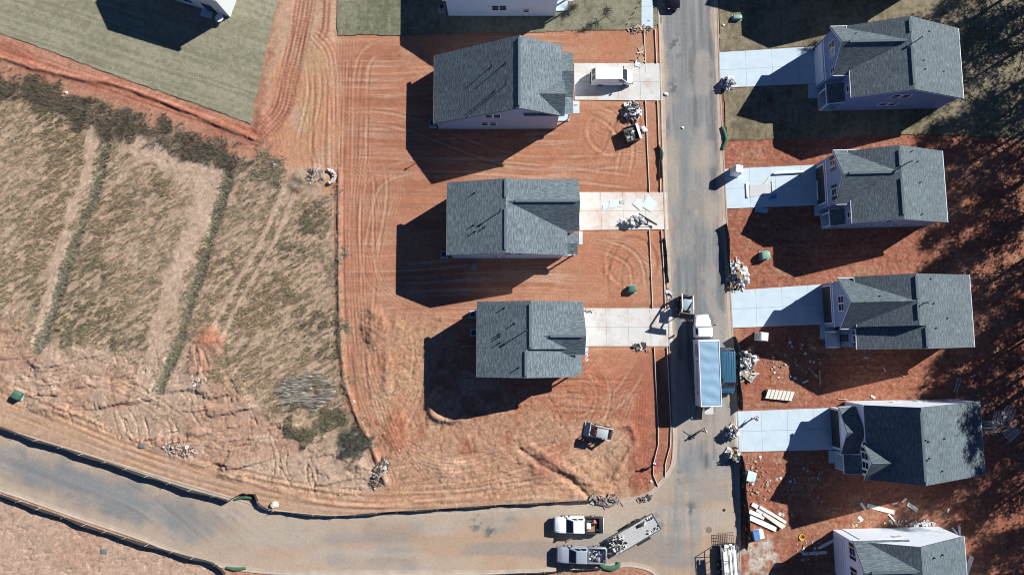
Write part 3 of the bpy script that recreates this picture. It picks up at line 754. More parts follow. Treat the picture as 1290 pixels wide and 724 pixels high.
M_trimgrey = mat('grey_gutter',(.16,.18,.19),.5,.05,2)
S_grey = mat_siding('pale_grey_siding', (.38,.44,.54))
S_lilac = mat_siding('lilac_grey_siding', (.36,.42,.54))
S_blue = mat_siding('blue_grey_siding', (.17,.25,.43))
S_blue2 = mat_siding('slate_blue_siding', (.23,.30,.45))
S_white = mat_siding('white_siding', (.80,.88,.95))
S_tan = mat_siding('cool_white_siding', (.62,.66,.66))
M_gdoor = mat('white_garage_door', (.68,.70,.73), .5, .04, 2)
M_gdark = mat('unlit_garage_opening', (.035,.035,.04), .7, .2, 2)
M_door = mat('dark_front_door', (.06,.05,.05), .4, .1, 2)

def ac_unit(px, py, label, rz=0):
    p = P(px, py); r = thing('air_conditioner', label, 'air conditioner', (p.x, p.y, 0), R(rz), 'air conditioners behind the houses')
    b = MB(); b.box(-.5,.5,-.5,.5,-.1,.06); b.build('pad', M_conc, r)
    b = MB(); b.box(-.38,.38,-.38,.38,.06,.82)
    for k in range(7): b.box(-.39,.39,-.39,.39,.12+k*.095,.15+k*.095)
    b.build('casing', M_steel, r)
    b = MB(); b.tube([(0,0,.8),(0,0,.835)], .31, 16); b.build('fan_grille', M_darkmetal, r)

# --- L1 (upper left of the street): tall salt-box roof
h = House('big saltbox house with long grey rear roof beside the white van', (0,0), 0, S_lilac, M_shingle, 'new houses on the left of the street'); h.trim_m = M_trimgrey
h.gable('y', 28.0, 37.1, (-10.15,.9,6.25), (3.2,9.2,6.25))
h.gable('x', 1.5, 6.6, (28.06,30.25,32.5), (6.3,7.9,6.3), walls=False)
h.wall.prism([(28.36,5.8),(32.2,5.8),(32.2,6.25),(30.25,7.7),(28.36,6.3)], 'x', 3.5, 6.3)
h.gable('x', 3.5, 7.95, (31.1,34.45,37.5), (3.0,4.6,3.0))
h.shed('E', 29.3, 31.35, 5.95, 7.85, 3.95, 3.1)
h.ridge_vent('y', 28.3, 36.8, .9, 9.2)
for u,z in ((-2.95,4.6),(-1.9,4.6),(-3.6,1.5),(-2.5,1.5)): h.window('S', 28.3, u, z, .8, 1.4)
for u in (-6,-3): h.window('N', 36.8, u, 1.2, .9, 1.5)
h.window('W', -9.85, 31, 1.0); h.window('W', -9.85, 35, 1.0)
h.window('E', 6.3, 30.25, 6.0, .9, 1.1); h.window('E', 5.95, 34.5, 4.7, .9, 1.2); h.window('E', 5.95, 36.0, 4.7, .9, 1.2)
h.garage('E', 7.65, 32.0, 36.8, M_gdoor); h.door('E', 5.95, 30.3, M_door)
for x,y,hh in ((-2.55,33.9,1.3),(-.85,33.9,1.5),(-2.1,30.7,1.5)): h.pipe(x,y,hh*.62,.06)
h.flue(-.75,31.2,2.3)
h.done()
ac_unit(545,157,'air conditioner at the rear corner of the big saltbox house',5)

# --- L2
h = House('grey gabled house with wide dark cross gable, second on the left of the street', (0,0), 0, S_grey, M_shingle, 'new houses on the left of the street'); h.trim_m = M_trimgrey
h.gable('y', 10.5, 19.65, (-8.1,-.75,6.85), (5.7,8.0,5.6))
h.gable('x', -.72, 8.3, (13.55,16.85,20.0), (5.65,7.97,5.7))
h.gable('x', 6.3, 8.4, (11.0,12.3,13.6), (3.05,3.5,3.05), walls=False)
for yy in (11.2,13.3):
    b = MB(); b.box(8.0,8.16,yy-.08,yy+.08,0,3.1); b.build('porch_post', M_white, h.root)
b = MB(); b.box(6.5,8.3,11.1,13.5,-.1,.16); b.build('porch_floor', M_conc, h.root)
h.ridge_vent('y', 10.9, 15.9, -.78, 8.0); h.ridge_vent('y', 17.3, 19.5, -.78, 8.0); h.ridge_vent('x', .4, 7.9, 16.87, 7.97)
for u,z in ((-.55,4.4),(.95,4.4),(-2.2,1.6),(-1.1,1.6)): h.window('S', 10.8, u, z, .8, 1.3)
h.window('N',19.35,-4,4.2); h.window('N',19.7,4,4.2); h.window('W',-7.8,13,4.2); h.window('W',-7.8,17,4.2); h.window('W',-7.8,15,.9,1.6,2.0)
h.window('E',8.0,15.4,4.0,.9,1.4,True); h.window('E',8.0,18.4,4.0,.9,1.4,True); h.window('E',6.55,12.3,4.0)
h.garage('E',8.0,14.4,19.2,M_gdoor); h.door('E',6.55,12.3,M_door)
for q in ((-4.6,18.1),(-4.7,14.1),(-3.3,13.8),(-4.5,13.3)): h.pipe(*q,.42)
h.flue(-1.45,15.6,1.2)
h.done()
ac_unit(560,321,'air conditioner beside the back corner of the second house on the left')
tag(MB().tube([(-5.0,9.6,-.1),(-5.0,9.6,.55)],.42,18).tube([(-5.0,9.6,.55),(-5.0,9.6,.62)],.3,18).build('utility_drum',M_steel),'round grey drum on the shaded red ground below the second house','drum')

# --- L3
h = House('grey stepped roof house next to the corner lot, third on the left', (0,0), 0, S_grey, M_shingle, 'new houses on the left of the street'); h.trim_m = M_trimgrey
h.gable('y', -1.1, 4.7, (-4.3,2.25,8.75), (5.7,8.0,5.75))
h.gable('y', -4.55, -1.1, (-4.3,1.72,7.75), (5.7,7.81,5.55), wa=(-4.25,-1.0))
h.gable('x', 3.8, 8.95, (-1.8,.48,2.75), (5.95,7.5,5.95), walls=False)
h.wall.prism([(-1.5,0),(2.45,0),(2.45,5.95),(.48,7.3),(-1.5,5.95)], 'x', 4.5, 8.65)
h.shed('E', -4.35, -1.75, 7.4, 8.8, 3.7, 3.05)
h.ridge_vent('y',-.9,4.3,2.2,8.0); h.ridge_vent('y',-4.3,-1.3,1.66,7.81); h.ridge_vent('x',4.6,8.6,.48,7.5)
h.window('S',-4.25,0,4.2); h.window('S',-4.25,3,1.2); h.window('N',4.4,0,4.2); h.window('W',-4.0,2,4.2); h.window('W',-4.0,-2,4.2); h.window('W',-4.0,0,.9,1.6,2.0)
h.window('E',8.66,.48,4.2,.9,1.4); h.window('E',7.45,-3.2,4.1)
h.garage('E',8.66,-1.0,2.2,M_gdoor); h.garage('E',8.46,2.6,4.2,M_gdoor); h.door('E',7.45,-2.6,M_door)
for q in ((-.9,3.9),(.35,2.0),(-1.45,.75),(-1.45,.45),(-1.4,-.3),(.85,-3.3)): h.pipe(*q,.45)
h.flue(1.75,1.15,1.25)
h.done()
ac_unit(596,396,'air conditioner at the upper back wall of the stepped roof house')
ac_unit(597,419,'air conditioner at the middle of the back wall of the stepped roof house')

# --- L0 (top edge of the photo)
h = House('white house cut by the top edge, above the big saltbox house', (0,0), 0, mat_siding('white_lilac_siding',(.62,.76,.88)), M_shingle, 'finished houses at the top of the photo')
h.gable('y', 43.7, 53.0, (-8.95,.4,6.2), (4.9,8.7,6.2))
h.gable('x', 3.0, 7.9, (46.6,49.6,52.9), (3.0,4.6,3.0))
h.shed('E', 44.6, 46.5, 5.9, 7.9, 3.7, 3.0)
h.ridge_vent('y',44.2,52.5,.4,8.7)
for u,z in ((-.7,4.5),(.8,4.5),(-2.2,1.6),(-1.2,1.6)): h.window('S',44.0,u,z,.85,1.35)
h.window('S',44.0,1.9,1.1,.7,.9); h.window('W',-8.65,47,1.2)
h.garage('E',7.6,47.2,52.2,M_gdoor); h.door('E',5.9,45.5,M_door); h.flue(-1,47,1.2)
h.done()
ac_unit(557,12,'air conditioner left of the white house at the top edge')

# --- TL (top left, turned)
h = House('white turned house at the top left edge of the lawn', (-38.4,43.8), -17.5, S_tan, M_shingle, 'finished houses at the top of the photo')
h.gable('x', -9.95, .3, (-.3,6.2,12.7), (5.6,8.6,5.6))
for u in (-1.8,-7.2): h.window('S',0,u,3.9,.9,1.4)
h.window('S',0,-4.6,3.9,.9,1.4); h.window('S',0,-5.6,.9,1.6,1.5)
b = MB(); b.box(-3.35,-1.75,-.035,.02,.12,2.25); dd = b.build('patio_door', M_glass, h.root)
b = MB(); b.box(-3.47,-3.36,-.06,.02,.05,2.35); b.box(-1.74,-1.63,-.06,.02,.05,2.35); b.box(-3.47,-1.63,-.06,.02,2.26,2.36); b.build('door_frame', M_white, dd)
h.window('E',0,4,4.2); h.window('E',0,9,4.2); h.window('E',0,6,1.1)
h.done()
p = P(261,17.5); tag(MB(Matrix.Translation(p) @ Matrix.Rotation(R(-17.5),4,'Z')).box(-.75,.75,-.55,.55,-.05,.18).build('patio_slab', M_conc), 'small grey concrete step on the shaded lawn by the patio door', 'patio slab')
p = P(279,26); r = thing('patio_table','white patio table on the lawn edge at the corner of the turned house','table',p)
b = MB(); b.tube([(0,0,.7),(0,0,.74)],.55,18); b.build('table_top',M_white,r)
for a in (0,1.57,3.14,4.71):
    b = MB(); b.tube([(.12*math.cos(a),.12*math.sin(a),.7),(.4*math.cos(a),.4*math.sin(a),0)],.025,6); b.build('leg',M_white,r)

# --- right-hand houses (front doors face the street, to the west)
GR = 'new houses on the right of the street'
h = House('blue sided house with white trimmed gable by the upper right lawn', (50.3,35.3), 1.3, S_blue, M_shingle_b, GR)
h.gable('y', -4.65, 4.65, (-7.6,-1.0,7.5), (6.0,8.4,4.6))
h.gable('x', -9.5, -.95, (-1.6,1.6,4.8), (5.6,8.32,5.6))
h.shed('W', -4.4, -1.75, -7.25, -9.2, 3.75, 3.0)
h.ridge_vent('y',-4.0,.8,-1.05,8.4); h.ridge_vent('y',2.6,4.2,-1.05,8.4); h.ridge_vent('x',-8.6,-1.6,1.6,8.32)
h.band('W',-9.2,-1.3,4.5,2.75,2.95); h.garage('W',-9.2,-.8,4.0,M_gdoor)
h.window('W',-9.2,2.6,4.3,.85,1.5); h.window('W',-9.2,1.6,4.3,.85,1.5); h.window('W',-9.2,-.7,4.4,.7,1.0); h.window('W',-7.3,-3.1,4.3,.8,1.2); h.door('W',-7.3,-2.6,M_door)
for u,z in ((-1.5,4.5),(-.2,4.5),(-1.6,1.7),(-.3,1.7)): h.window('S',-4.35,u,z,.95,1.3)
h.window('E',7.2,2,1.2); h.window('E',7.2,-2,1.2); h.window('N',4.35,2,4.0)
for q in ((2.2,3.3),(.9,-.7),(1.0,-1.8),(4.3,-1.6),(-7.0,3.2)): h.pipe(*q,.3)
h.flue(-.15,1.6,1.3); h.done()

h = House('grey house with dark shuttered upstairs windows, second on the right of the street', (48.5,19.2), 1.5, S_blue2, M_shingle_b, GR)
h.gable('y', -4.6, 4.6, (-6.3,-.95,6.4), (6.0,8.0,4.7))
h.gable('x', -8.0, -.9, (-2.1,1.3,4.75), (5.75,7.93,5.75))
h.shed('W', -4.35, -2.25, -5.95, -7.6, 3.7, 3.0)
h.ridge_vent('y',-4.0,.5,-1.0,8.0); h.ridge_vent('y',2.0,4.0,-1.0,8.0); h.ridge_vent('x',-7.3,-1.6,1.3,7.93)
h.band('W',-7.7,-1.75,4.4,2.8,3.0); h.garage('W',-7.7,-1.1,3.8,M_gdark)
h.window('W',-7.7,3.3,4.1,.8,1.4,True); h.window('W',-7.7,-.35,4.1,.8,1.4,True); h.window('W',-6.0,-3.3,4.3,.7,1.2); h.door('W',-6.0,-3.0,M_door)
for u,z in ((-1.2,4.5),(-2.0,1.7),(1.2,1.7)): h.window('S',-4.3,u,z,1.0,1.3)
h.window('E',6.1,2,1.2); h.window('E',6.1,-2,1.2)
for q in ((1.0,4.0),(1.9,2.8),(2.1,.2),(2.0,-3.8)): h.pipe(*q,.38)
h.flue(-.2,2.3,1.6); h.done()

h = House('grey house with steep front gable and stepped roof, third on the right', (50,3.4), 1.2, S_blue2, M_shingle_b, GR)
h.gable('y', -1.65, 4.6, (-7.4,-1.25,7.5), (5.6,8.2,4.7))
h.gable('y', -4.45, -1.65, (-7.3,-.2,7.5), (5.05,7.78,4.7), wa=(-4.15,-1.6))
h.gable('x', -9.2, -1.1, (-1.85,1.3,4.45), (5.05,8.15,5.05))
b = MB(); b.box(-8.9,-7.1,-4.3,-1.95,-.1,.32); b.build('porch_floor', M_conc, h.root)
for yy in (-4.15,-2.2):
    b = MB(); b.box(-8.85,-8.7,yy-.08,yy+.08,.32,2.9); b.build('porch_post', M_white, h.root)
h.ridge_vent('y',-.9,1.0,-1.28,8.2); h.ridge_vent('y',1.6,4.3,-1.28,8.2); h.ridge_vent('y',-4.2,-1.9,-.23,7.78)
h.band('W',-8.9,-1.6,4.2,2.75,2.95); h.garage('W',-8.9,-1.0,3.7,M_gdark)
h.window('W',-8.9,.85,4.2,.8,1.5); h.window('W',-8.9,1.8,4.2,.8,1.5); h.window('W',-7.0,-3.1,3.6,.8,1.3,True); h.door('W',-7.0,-3.0,M_door,.34)
h.window('E',7.2,2,1.2); h.window('E',7.2,-2,1.2); h.window('S',-4.15,0,1.4)
for q in ((1.0,4.0),(1.2,1.0),(3.3,-.8),(1.3,-2.0),(-5.4,2.0)): h.pipe(*q,.25)
h.flue(-.4,1.05,.85); h.done()

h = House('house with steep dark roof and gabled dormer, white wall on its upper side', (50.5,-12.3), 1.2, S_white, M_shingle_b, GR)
h.gable('y', -4.45, 4.5, (-7.3,-2.7,7.8), (5.5,9.5,4.2), wa=(-4.15,4.47))
h.gable('x', -7.75, -4.4, (-4.4,-2.2,0.0), (5.6,7.55,5.6), walls=False)
h.wall.prism([(-4.13,4.5),(-.27,4.5),(-.27,5.7),(-2.2,7.38),(-4.13,5.7)], 'x', -7.45, -5)
h.gable('x', -9.2, -6.9, (-1.75,1.15,4.05), (3.0,4.95,3.0))
h.shed('W', -4.2, -1.85, -6.95, -8.9, 3.8, 3.0)
h.garage('W',-8.9,-1.2,3.5,M_gdark); h.door('W',-7.0,-3.0,M_door)
for u in (-2.75,-1.65): h.window('W',-7.45,u,4.6,.75,1.6,False)
b = MB(); b.box(-7.5,-7.4,-3.8,-3.4,4.6,6.2); b.build('shutter',M_black,h.root); b = MB(); b.box(-7.5,-7.4,-1.1,-.7,4.6,6.2); b.build('shutter',M_black,h.root)
h.window('W',-7.0,-3.9,1.2,.6,1.2)
for u in (-1.6,1.6,4.6): h.window('N',4.47,u,1.5,1.0,1.2)
h.window('E',7.5,2,1.2); h.window('S',-4.15,1,1.4)
h.ridge_vent('y',-4.0,4.0,-2.72,9.5)
for q in ((-1.9,.5),(-2.3,.7),(.9,.6),(-1.9,-1.4),(-2.3,-1.6),(.1,-3.1)): h.pipe(*q,.28)
h.done()

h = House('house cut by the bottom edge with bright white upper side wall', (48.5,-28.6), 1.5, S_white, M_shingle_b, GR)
h.gable('y', -4.5, 4.55, (-6.2,-.7,6.8), (5.8,8.3,4.6), wa=(-4.2,4.52))
h.gable('x', -7.4, -.65, (-1.3,1.75,4.75), (5.85,8.22,5.85))
h.shed('W', -4.35, -1.5, -5.9, -7.6, 3.7, 3.0)
h.ridge_vent('y',-4.0,1.2,-.75,8.3); h.ridge_vent('x',-6.6,-1.3,1.75,8.22)
h.band('W',-7.1,-1.0,4.4,2.8,3.0); h.garage('W',-7.1,-.6,3.9,M_gdoor)
h.window('W',-7.1,3.2,4.2,.85,1.5,True); h.window('W',-7.1,.3,4.2,.85,1.5,True)
h.window('N',4.52,-1.0,3.4,.9,1.0); h.window('E',6.5,0,1.2); h.window('S',-4.2,0,1.2)
for q in ((1.3,3.0),(2.7,3.1)): h.pipe(*q,.4)
h.done()
# neighbour north of the upper right lawn: only its shadow reaches the photo
h = House('grey gabled house just beyond the top edge, its shadow across the upper right lawn', (46.4,50.75), 1.2, S_grey, M_shingle_b, 'finished houses at the top of the photo')
h.gable('y', -4.65, 4.65, (-7.6,-1.0,7.5), (6.0,8.4,4.6))
h.gable('x', -9.5, -.95, (-1.6,1.6,4.8), (5.6,8.32,5.6))
h.garage('W',-9.2,-.8,4.0,M_gdoor); h.window('S',-4.35,-1.5,4.5); h.done()
# ------------------------------------------------------------------ vehicles (local: +x is forward, z up, origin on the ground)
def rrect(x, w, zb, zt, r):
    """ring across the vehicle at station x"""
    return [(x,-w,zb),(x,-w,zt-r),(x,-w+r*.35,zt-r*.35),(x,-w+r*1.2,zt),(x,w-r*1.2,zt),(x,w-r*.35,zt-r*.35),(x,w,zt-r),(x,w,zb)]
def lerp3(a,b,t): return tuple(a[i]+(b[i]-a[i])*t for i in range(3))
def facequad(q, u0,u1,v0,v1, o=.008, t=.02):
    """thin pane lying on quad q (bottom-left, bottom-right, top-right, top-left seen from outside)"""
    def bl(u,v): return Vector(lerp3(lerp3(q[0],q[1],u), lerp3(q[3],q[2],u), v))
    c=[bl(u0,v0),bl(u1,v0),bl(u1,v1),bl(u0,v1)]
    n=(c[1]-c[0]).cross(c[3]-c[0]).normalized()
    return [p-n*t for p in c],[p+n*o for p in c]
def wheel(parent, x, y, r=.40, w=.26):
    b=MB(); n=20; prof=[(-w/2,r*.6),(-w/2,r*.93),(-w/2+.04,r),(w/2-.04,r),(w/2,r*.93),(w/2,r*.6)]
    b.loft([[(x+a*math.sin(2*PI*k/n),y+o,r+a*math.cos(2*PI*k/n)) for k in range(n)] for o,a in prof])
    t=b.build('wheel',M_rubber,parent,smooth=True)
    b=MB(); s=1 if y>0 else -1
    b.tube([(x,y+s*(w/2-.05),r),(x,y+s*(w/2+.012),r)],[r*.58,r*.5],14); b.tube([(x,y+s*(w/2),r),(x,y+s*(w/2+.03),r)],r*.16,8)
    b.build('rim',M_steel,t); return t
def cab_frustum(root, m, xb0,xb1,wb,zb, xt0,xt1,wt,zt, sidewins, name='cab', roofcol=None):
    """passenger cell: base rear..front xb0..xb1, roof xt0..xt1"""
    B=[(xb0,-wb,zb),(xb1,-wb,zb),(xb1,wb,zb),(xb0,wb,zb)]; T=[(xt0,-wt,zt),(xt1,-wt*.97,zt),(xt1,wt*.97,zt),(xt0,wt,zt)]
    b=MB(); b.hexa(B,T); c=b.build(name,m,root,bevel=.07,seg=3)
    def pane(nm,q,*uv):
        lo,hi=facequad(q,*uv,o=.012); b=MB(); b.hexa(lo,hi); b.build(nm,M_glass,c)
    pane('windshield',(B[1],B[2],T[2],T[1]),.06,.94,.06,.93)
    pane('rear_window',(B[3],B[0],T[0],T[3]),.14,.86,.2,.85)
    for u0,u1 in sidewins:
        pane('side_window',(B[0],B[1],T[1],T[0]),u0,u1,.12,.88); pane('side_window',(B[2],B[3],T[3],T[2]),1-u1,1-u0,.12,.88)
    return c
M_carwhite = mat('white_car_paint',(.84,.86,.88),.3,.03,2)
M_carsilver = mat('silver_car_paint',(.42,.46,.52),.3,.04,2,.35)
M_carblack = mat('black_car_paint',(.012,.013,.018),.2,.1,2)
M_carteal = mat('steel_blue_car_paint',(.035,.115,.19),.35,.06,2,.1)
M_lamp = mat('headlamp_lens',(.6,.62,.64),.15,.05,3)
M_red = mat('tail_lamp_red',(.3,.015,.012),.25,.1,3)

def pickup(label, px, py, head, m, bed_m, cargo):
    p=P(px,py); r=thing('pickup_truck',label,'pickup truck',(p.x,p.y,0.0),R(head),'pickup trucks on the bottom street')
    b=MB(); b.loft([rrect(3.08,.80,.5,.98,.10),rrect(2.98,.93,.42,1.10,.12),rrect(2.3,.985,.36,1.17,.12),rrect(1.55,.99,.36,1.22,.12),rrect(.6,.99,.36,1.22,.10),rrect(-.72,.99,.36,1.22,.10)])
    b.build('body',m,r,smooth=True)
    b=MB()
    for y in (-.62,.62): b.beam((1.62,y,1.222),(2.85,y*.9,1.125),.05,.02)
    b.beam((2.9,-.7,1.105),(2.9,.7,1.105),.04,.02); b.build('hood_crease',m,r)
    c=cab_frustum(r,m,-.78,1.62,.93,1.2,-.62,.72,.80,1.90,[(.08,.42),(.50,.82)])
    b=MB()
    for y in (-.5,-.17,.17,.5): b.beam((-.5,y,1.905),(.55,y,1.905),.05,.02)
    b.build('roof_rib',m,c)
    bed=MB(); bed.box(-3.08,-.80,-.93,.93,.45,.62); bed.box(-3.08,-.80,-.99,-.90,.44,1.24); bed.box(-3.08,-.80,.90,.99,.44,1.24); bed.box(-.86,-.78,-.9,.9,.6,1.24)
    bd=bed.build('bed',bed_m,r,bevel=.015,seg=1)
    b=MB(); b.box(-3.16,-3.09,-.92,.92,.5,1.22); b.build('tailgate',m,r,bevel=.015,seg=1)
    b=MB(); b.box(3.02,3.2,-.92,.92,.38,.66); b.build('front_bumper',M_steel,r,bevel=.03); b=MB(); b.box(-3.32,-3.15,-.9,.9,.42,.6); b.build('rear_bumper',M_steel,r,bevel=.02)
    for s in (-1,1):
        b=MB(); b.box(2.86,3.07,s*.74-.14,s*.74+.14,.78,.96); b.build('headlight',M_lamp,r)
        b=MB(); b.box(-3.12,-3.07,s*.93-.06,s*.93+.055,.8,1.12); b.build('tail_light',M_red,r)
        b=MB(); b.box(1.18,1.34,s*1.22-.13,s*1.22+.13,1.22,1.5); b.beam((1.26,s*.96,1.28),(1.26,s*1.12,1.32),.05,.05); b.build('mirror',M_black,r,bevel=.03)
        for x in (1.98,-1.85): wheel(r,x,s*.86,.40,.28)
    cargo(r); return r
def cargo_white(r):
    g='tools in the bed of the white pickup'
    def it(nm,lab,cat,fn,m,bev=0):
        b=MB(r.matrix_basis.copy()); fn(b); tag(b.build(nm,m,bevel=bev),lab,cat,g)
    it('tool_box','dark tool box across the tail of the white pickup bed','tool box',lambda b:b.box(-3.0,-2.55,-.88,.88,.63,1.3),M_black,.02)
    it('crate','white crate in the middle of the white pickup bed','crate',lambda b:b.box(-1.55,-1.0,-.25,.45,.63,1.2),M_whiteboard,.03)
    it('plywood_sheet','brown sheet lying in the white pickup bed','board',lambda b:b.hexa([(-2.3,-.1,.66),(-1.0,.55,.66),(-1.05,.85,.66),(-2.35,.85,.66)],[(-2.3,-.1,.9),(-1.0,.55,.9),(-1.05,.85,.9),(-2.35,.85,.9)]),mat('brown_plywood',(.28,.14,.09),.8,.2,4))
    it('sack','reddish sack beside the crate in the white pickup bed','sack',lambda b:b.lump((-2.0,-.35,.9),.4,.3,.3,3),mat('reddish_sack',(.35,.13,.11),.9,.2,4))
    it('bucket','white bucket by the tail of the white pickup bed','bucket',lambda b:b.tube([(-2.4,.62,.63),(-2.4,.62,1.05)],[.13,.16],12),M_whiteboard)
    it('steel_bar_bundle','grey bundle of bars along the side of the white pickup bed','bars',lambda b:[b.beam((-2.9,-.6+.05*k,.72+.04*(k%2)),(-.95,-.72+.06*k,.8),.05,.05) for k in range(5)],M_steel)
    b=MB(); b.box(-2.2,-.85,.93,1.05,1.05,1.32); b.build('side_box',M_darkmetal,r,bevel=.02)
    b=MB(); b.box(-2.2,-.85,-1.05,-.93,1.05,1.32); b.build('side_box',M_darkmetal,r,bevel=.02)
    b=MB()
    for y in (-.9,.9): b.tube([(-.88,y,1.2),(-.88,y,1.95)],.035,6)
    b.beam((-.88,-.93,1.93),(-.88,.93,1.93),.07,.07)
    for k in range(5): b.beam((-.88,-.6+.3*k,1.25),(-.88,-.6+.3*k,1.93),.03,.03)
    b.build('headache_rack',M_darkmetal,r)
def cargo_silver(r):
    b=MB(r.matrix_basis.copy()); b.cc=(.02,.02,.02); rr=random.Random(4)
    for k in range(34):
        x,y=rr.uniform(-2.9,-1.0),rr.uniform(-.75,.75); b.cc=rr.choice([(.02,.02,.022),(.03,.03,.03),(.7,.7,.7),(.05,.05,.06),(.35,.35,.36)])
        a=rr.uniform(0,PI); L=rr.uniform(.12,.55); z=rr.uniform(.66,1.15)
        b.beam((x,y,z),(x+L*math.cos(a)*.6,y+L*math.sin(a)*.4,z+rr.uniform(-.1,.2)),rr.uniform(.06,.28),rr.uniform(.05,.2))
    tag(b.build('tool_clutter',M_junk),'black and white clutter of tools heaped in the silver pickup bed','tool clutter',None,'stuff')
    b=MB()
    for y in (-.93,.93): b.beam((-3.0,y,1.27),(-.85,y,1.27),.06,.05)
    b.beam((-3.0,-.93,1.275),(-3.0,.93,1.275),.06,.05); b.beam((-.85,-.93,1.275),(-.85,.93,1.275),.06,.05); b.build('bed_rail',M_steel,r)
M_junk = mat_vc('mixed_junk',.8,((3,.15),(14,.2)),.01,12)
pickup('white pickup with loaded bed, upper of the two on the bottom street',728,658.5,180,M_carwhite,M_darkmetal,cargo_white)
SILV=pickup('silver pickup hitched in front of the flatbed trailer on the bottom street',731.5,696,179,M_carsilver,M_carsilver,cargo_silver)

# car hauler trailer
p=P(798,671); r=thing('flatbed_trailer','long grey flatbed trailer slanting behind the silver pickup','trailer',p,R(30))
b=MB(); L=3.3
for k in range(8): b.box(-L,L,-1.05+.264*k,-1.05+.264*k+.25,.62,.67)
b.build('deck',mat('weathered_deck',(.42,.42,.41),.8,.25,2.5),r)
b=MB()
for y in (-1.12,1.12): b.box(-L,L,y-.05,y+.05,.5,.76)
b.box(-L-.06,-L,-1.15,1.15,.5,.74); b.box(L,L+.06,-1.15,1.15,.5,.74)
b.beam((-L,-.9,.5),(-L-1.5,0,.5),.1,.1); b.beam((-L,.9,.5),(-L-1.5,0,.5),.1,.1); b.tube([(-L-1.4,0,.1),(-L-1.4,0,.85)],.05,8); b.build('frame',M_steel,r)
for s in (-1,1):
    b=MB(); b.box(-.35,1.55,s*1.27-.14,s*1.27+.14,.8,.86); b.box(-.38,-.3,s*1.27-.14,s*1.27+.14,.5,.84); b.box(1.5,1.58,s*1.27-.14,s*1.27+.14,.5,.84); b.build('fender',M_darkmetal,r)
    for x in (.15,1.05): wheel(r,x,s*1.27,.36,.22)
    b=MB()
    for k in range(6): b.beam((L+.08+.11*k,s*.35,.68-.02*k),(L+.08+.11*k,s*1.0,.68-.02*k),.05,.05)
    b.beam((L,s*.35,.66),(L+.75,s*.35,.5),.05,.06); b.beam((L,s*1.0,.66),(L+.75,s*1.0,.5),.05,.06); b.build('ramp',M_steel,r)
Mx=r.matrix_basis.copy()
b=MB(Mx); rr=random.Random(9)
for k in range(60):
    x,y=rr.uniform(-3.2,-1.5),rr.uniform(-.95,.95); b.cc=rr.choice([(.03,.03,.03),(.05,.05,.05),(.5,.5,.5),(.66,.66,.64),(.3,.28,.25),(.02,.02,.02)])
    a=rr.uniform(0,PI); Lh=rr.uniform(.15,.8); z=.7+rr.uniform(0,.45)
    b.beam((x,y,z),(x+Lh*math.cos(a)*.7,y+Lh*math.sin(a)*.7,z+rr.uniform(-.05,.2)),rr.uniform(.05,.25),rr.uniform(.04,.15))
tag(b.build('scrap_load',M_junk),'black and pale scrap heaped on the front of the flatbed trailer','scrap load',None,'stuff')
b=MB(Mx)
for k in range(26):
    sx=rr.choice((-1,1)); x,y=rr.uniform(1.6,3.2),sx*rr.uniform(.45,.95); b.cc=rr.choice([(.03,.03,.03),(.04,.04,.04),(.6,.6,.6)])
    b.beam((x,y,.72),(x+rr.uniform(-.3,.4),y+rr.uniform(-.2,.2),.74),rr.uniform(.05,.22),rr.uniform(.05,.12))
tag(b.build('chains_and_straps',M_junk),'dark chains and straps at the rear of the flatbed trailer','chains',None,'stuff')
tag(MB(Mx).box(1.0,1.7,.45,.85,.68,.95).build('tool_box',M_darkmetal,bevel=.03),'dark box near the upper side of the flatbed trailer deck','tool box')

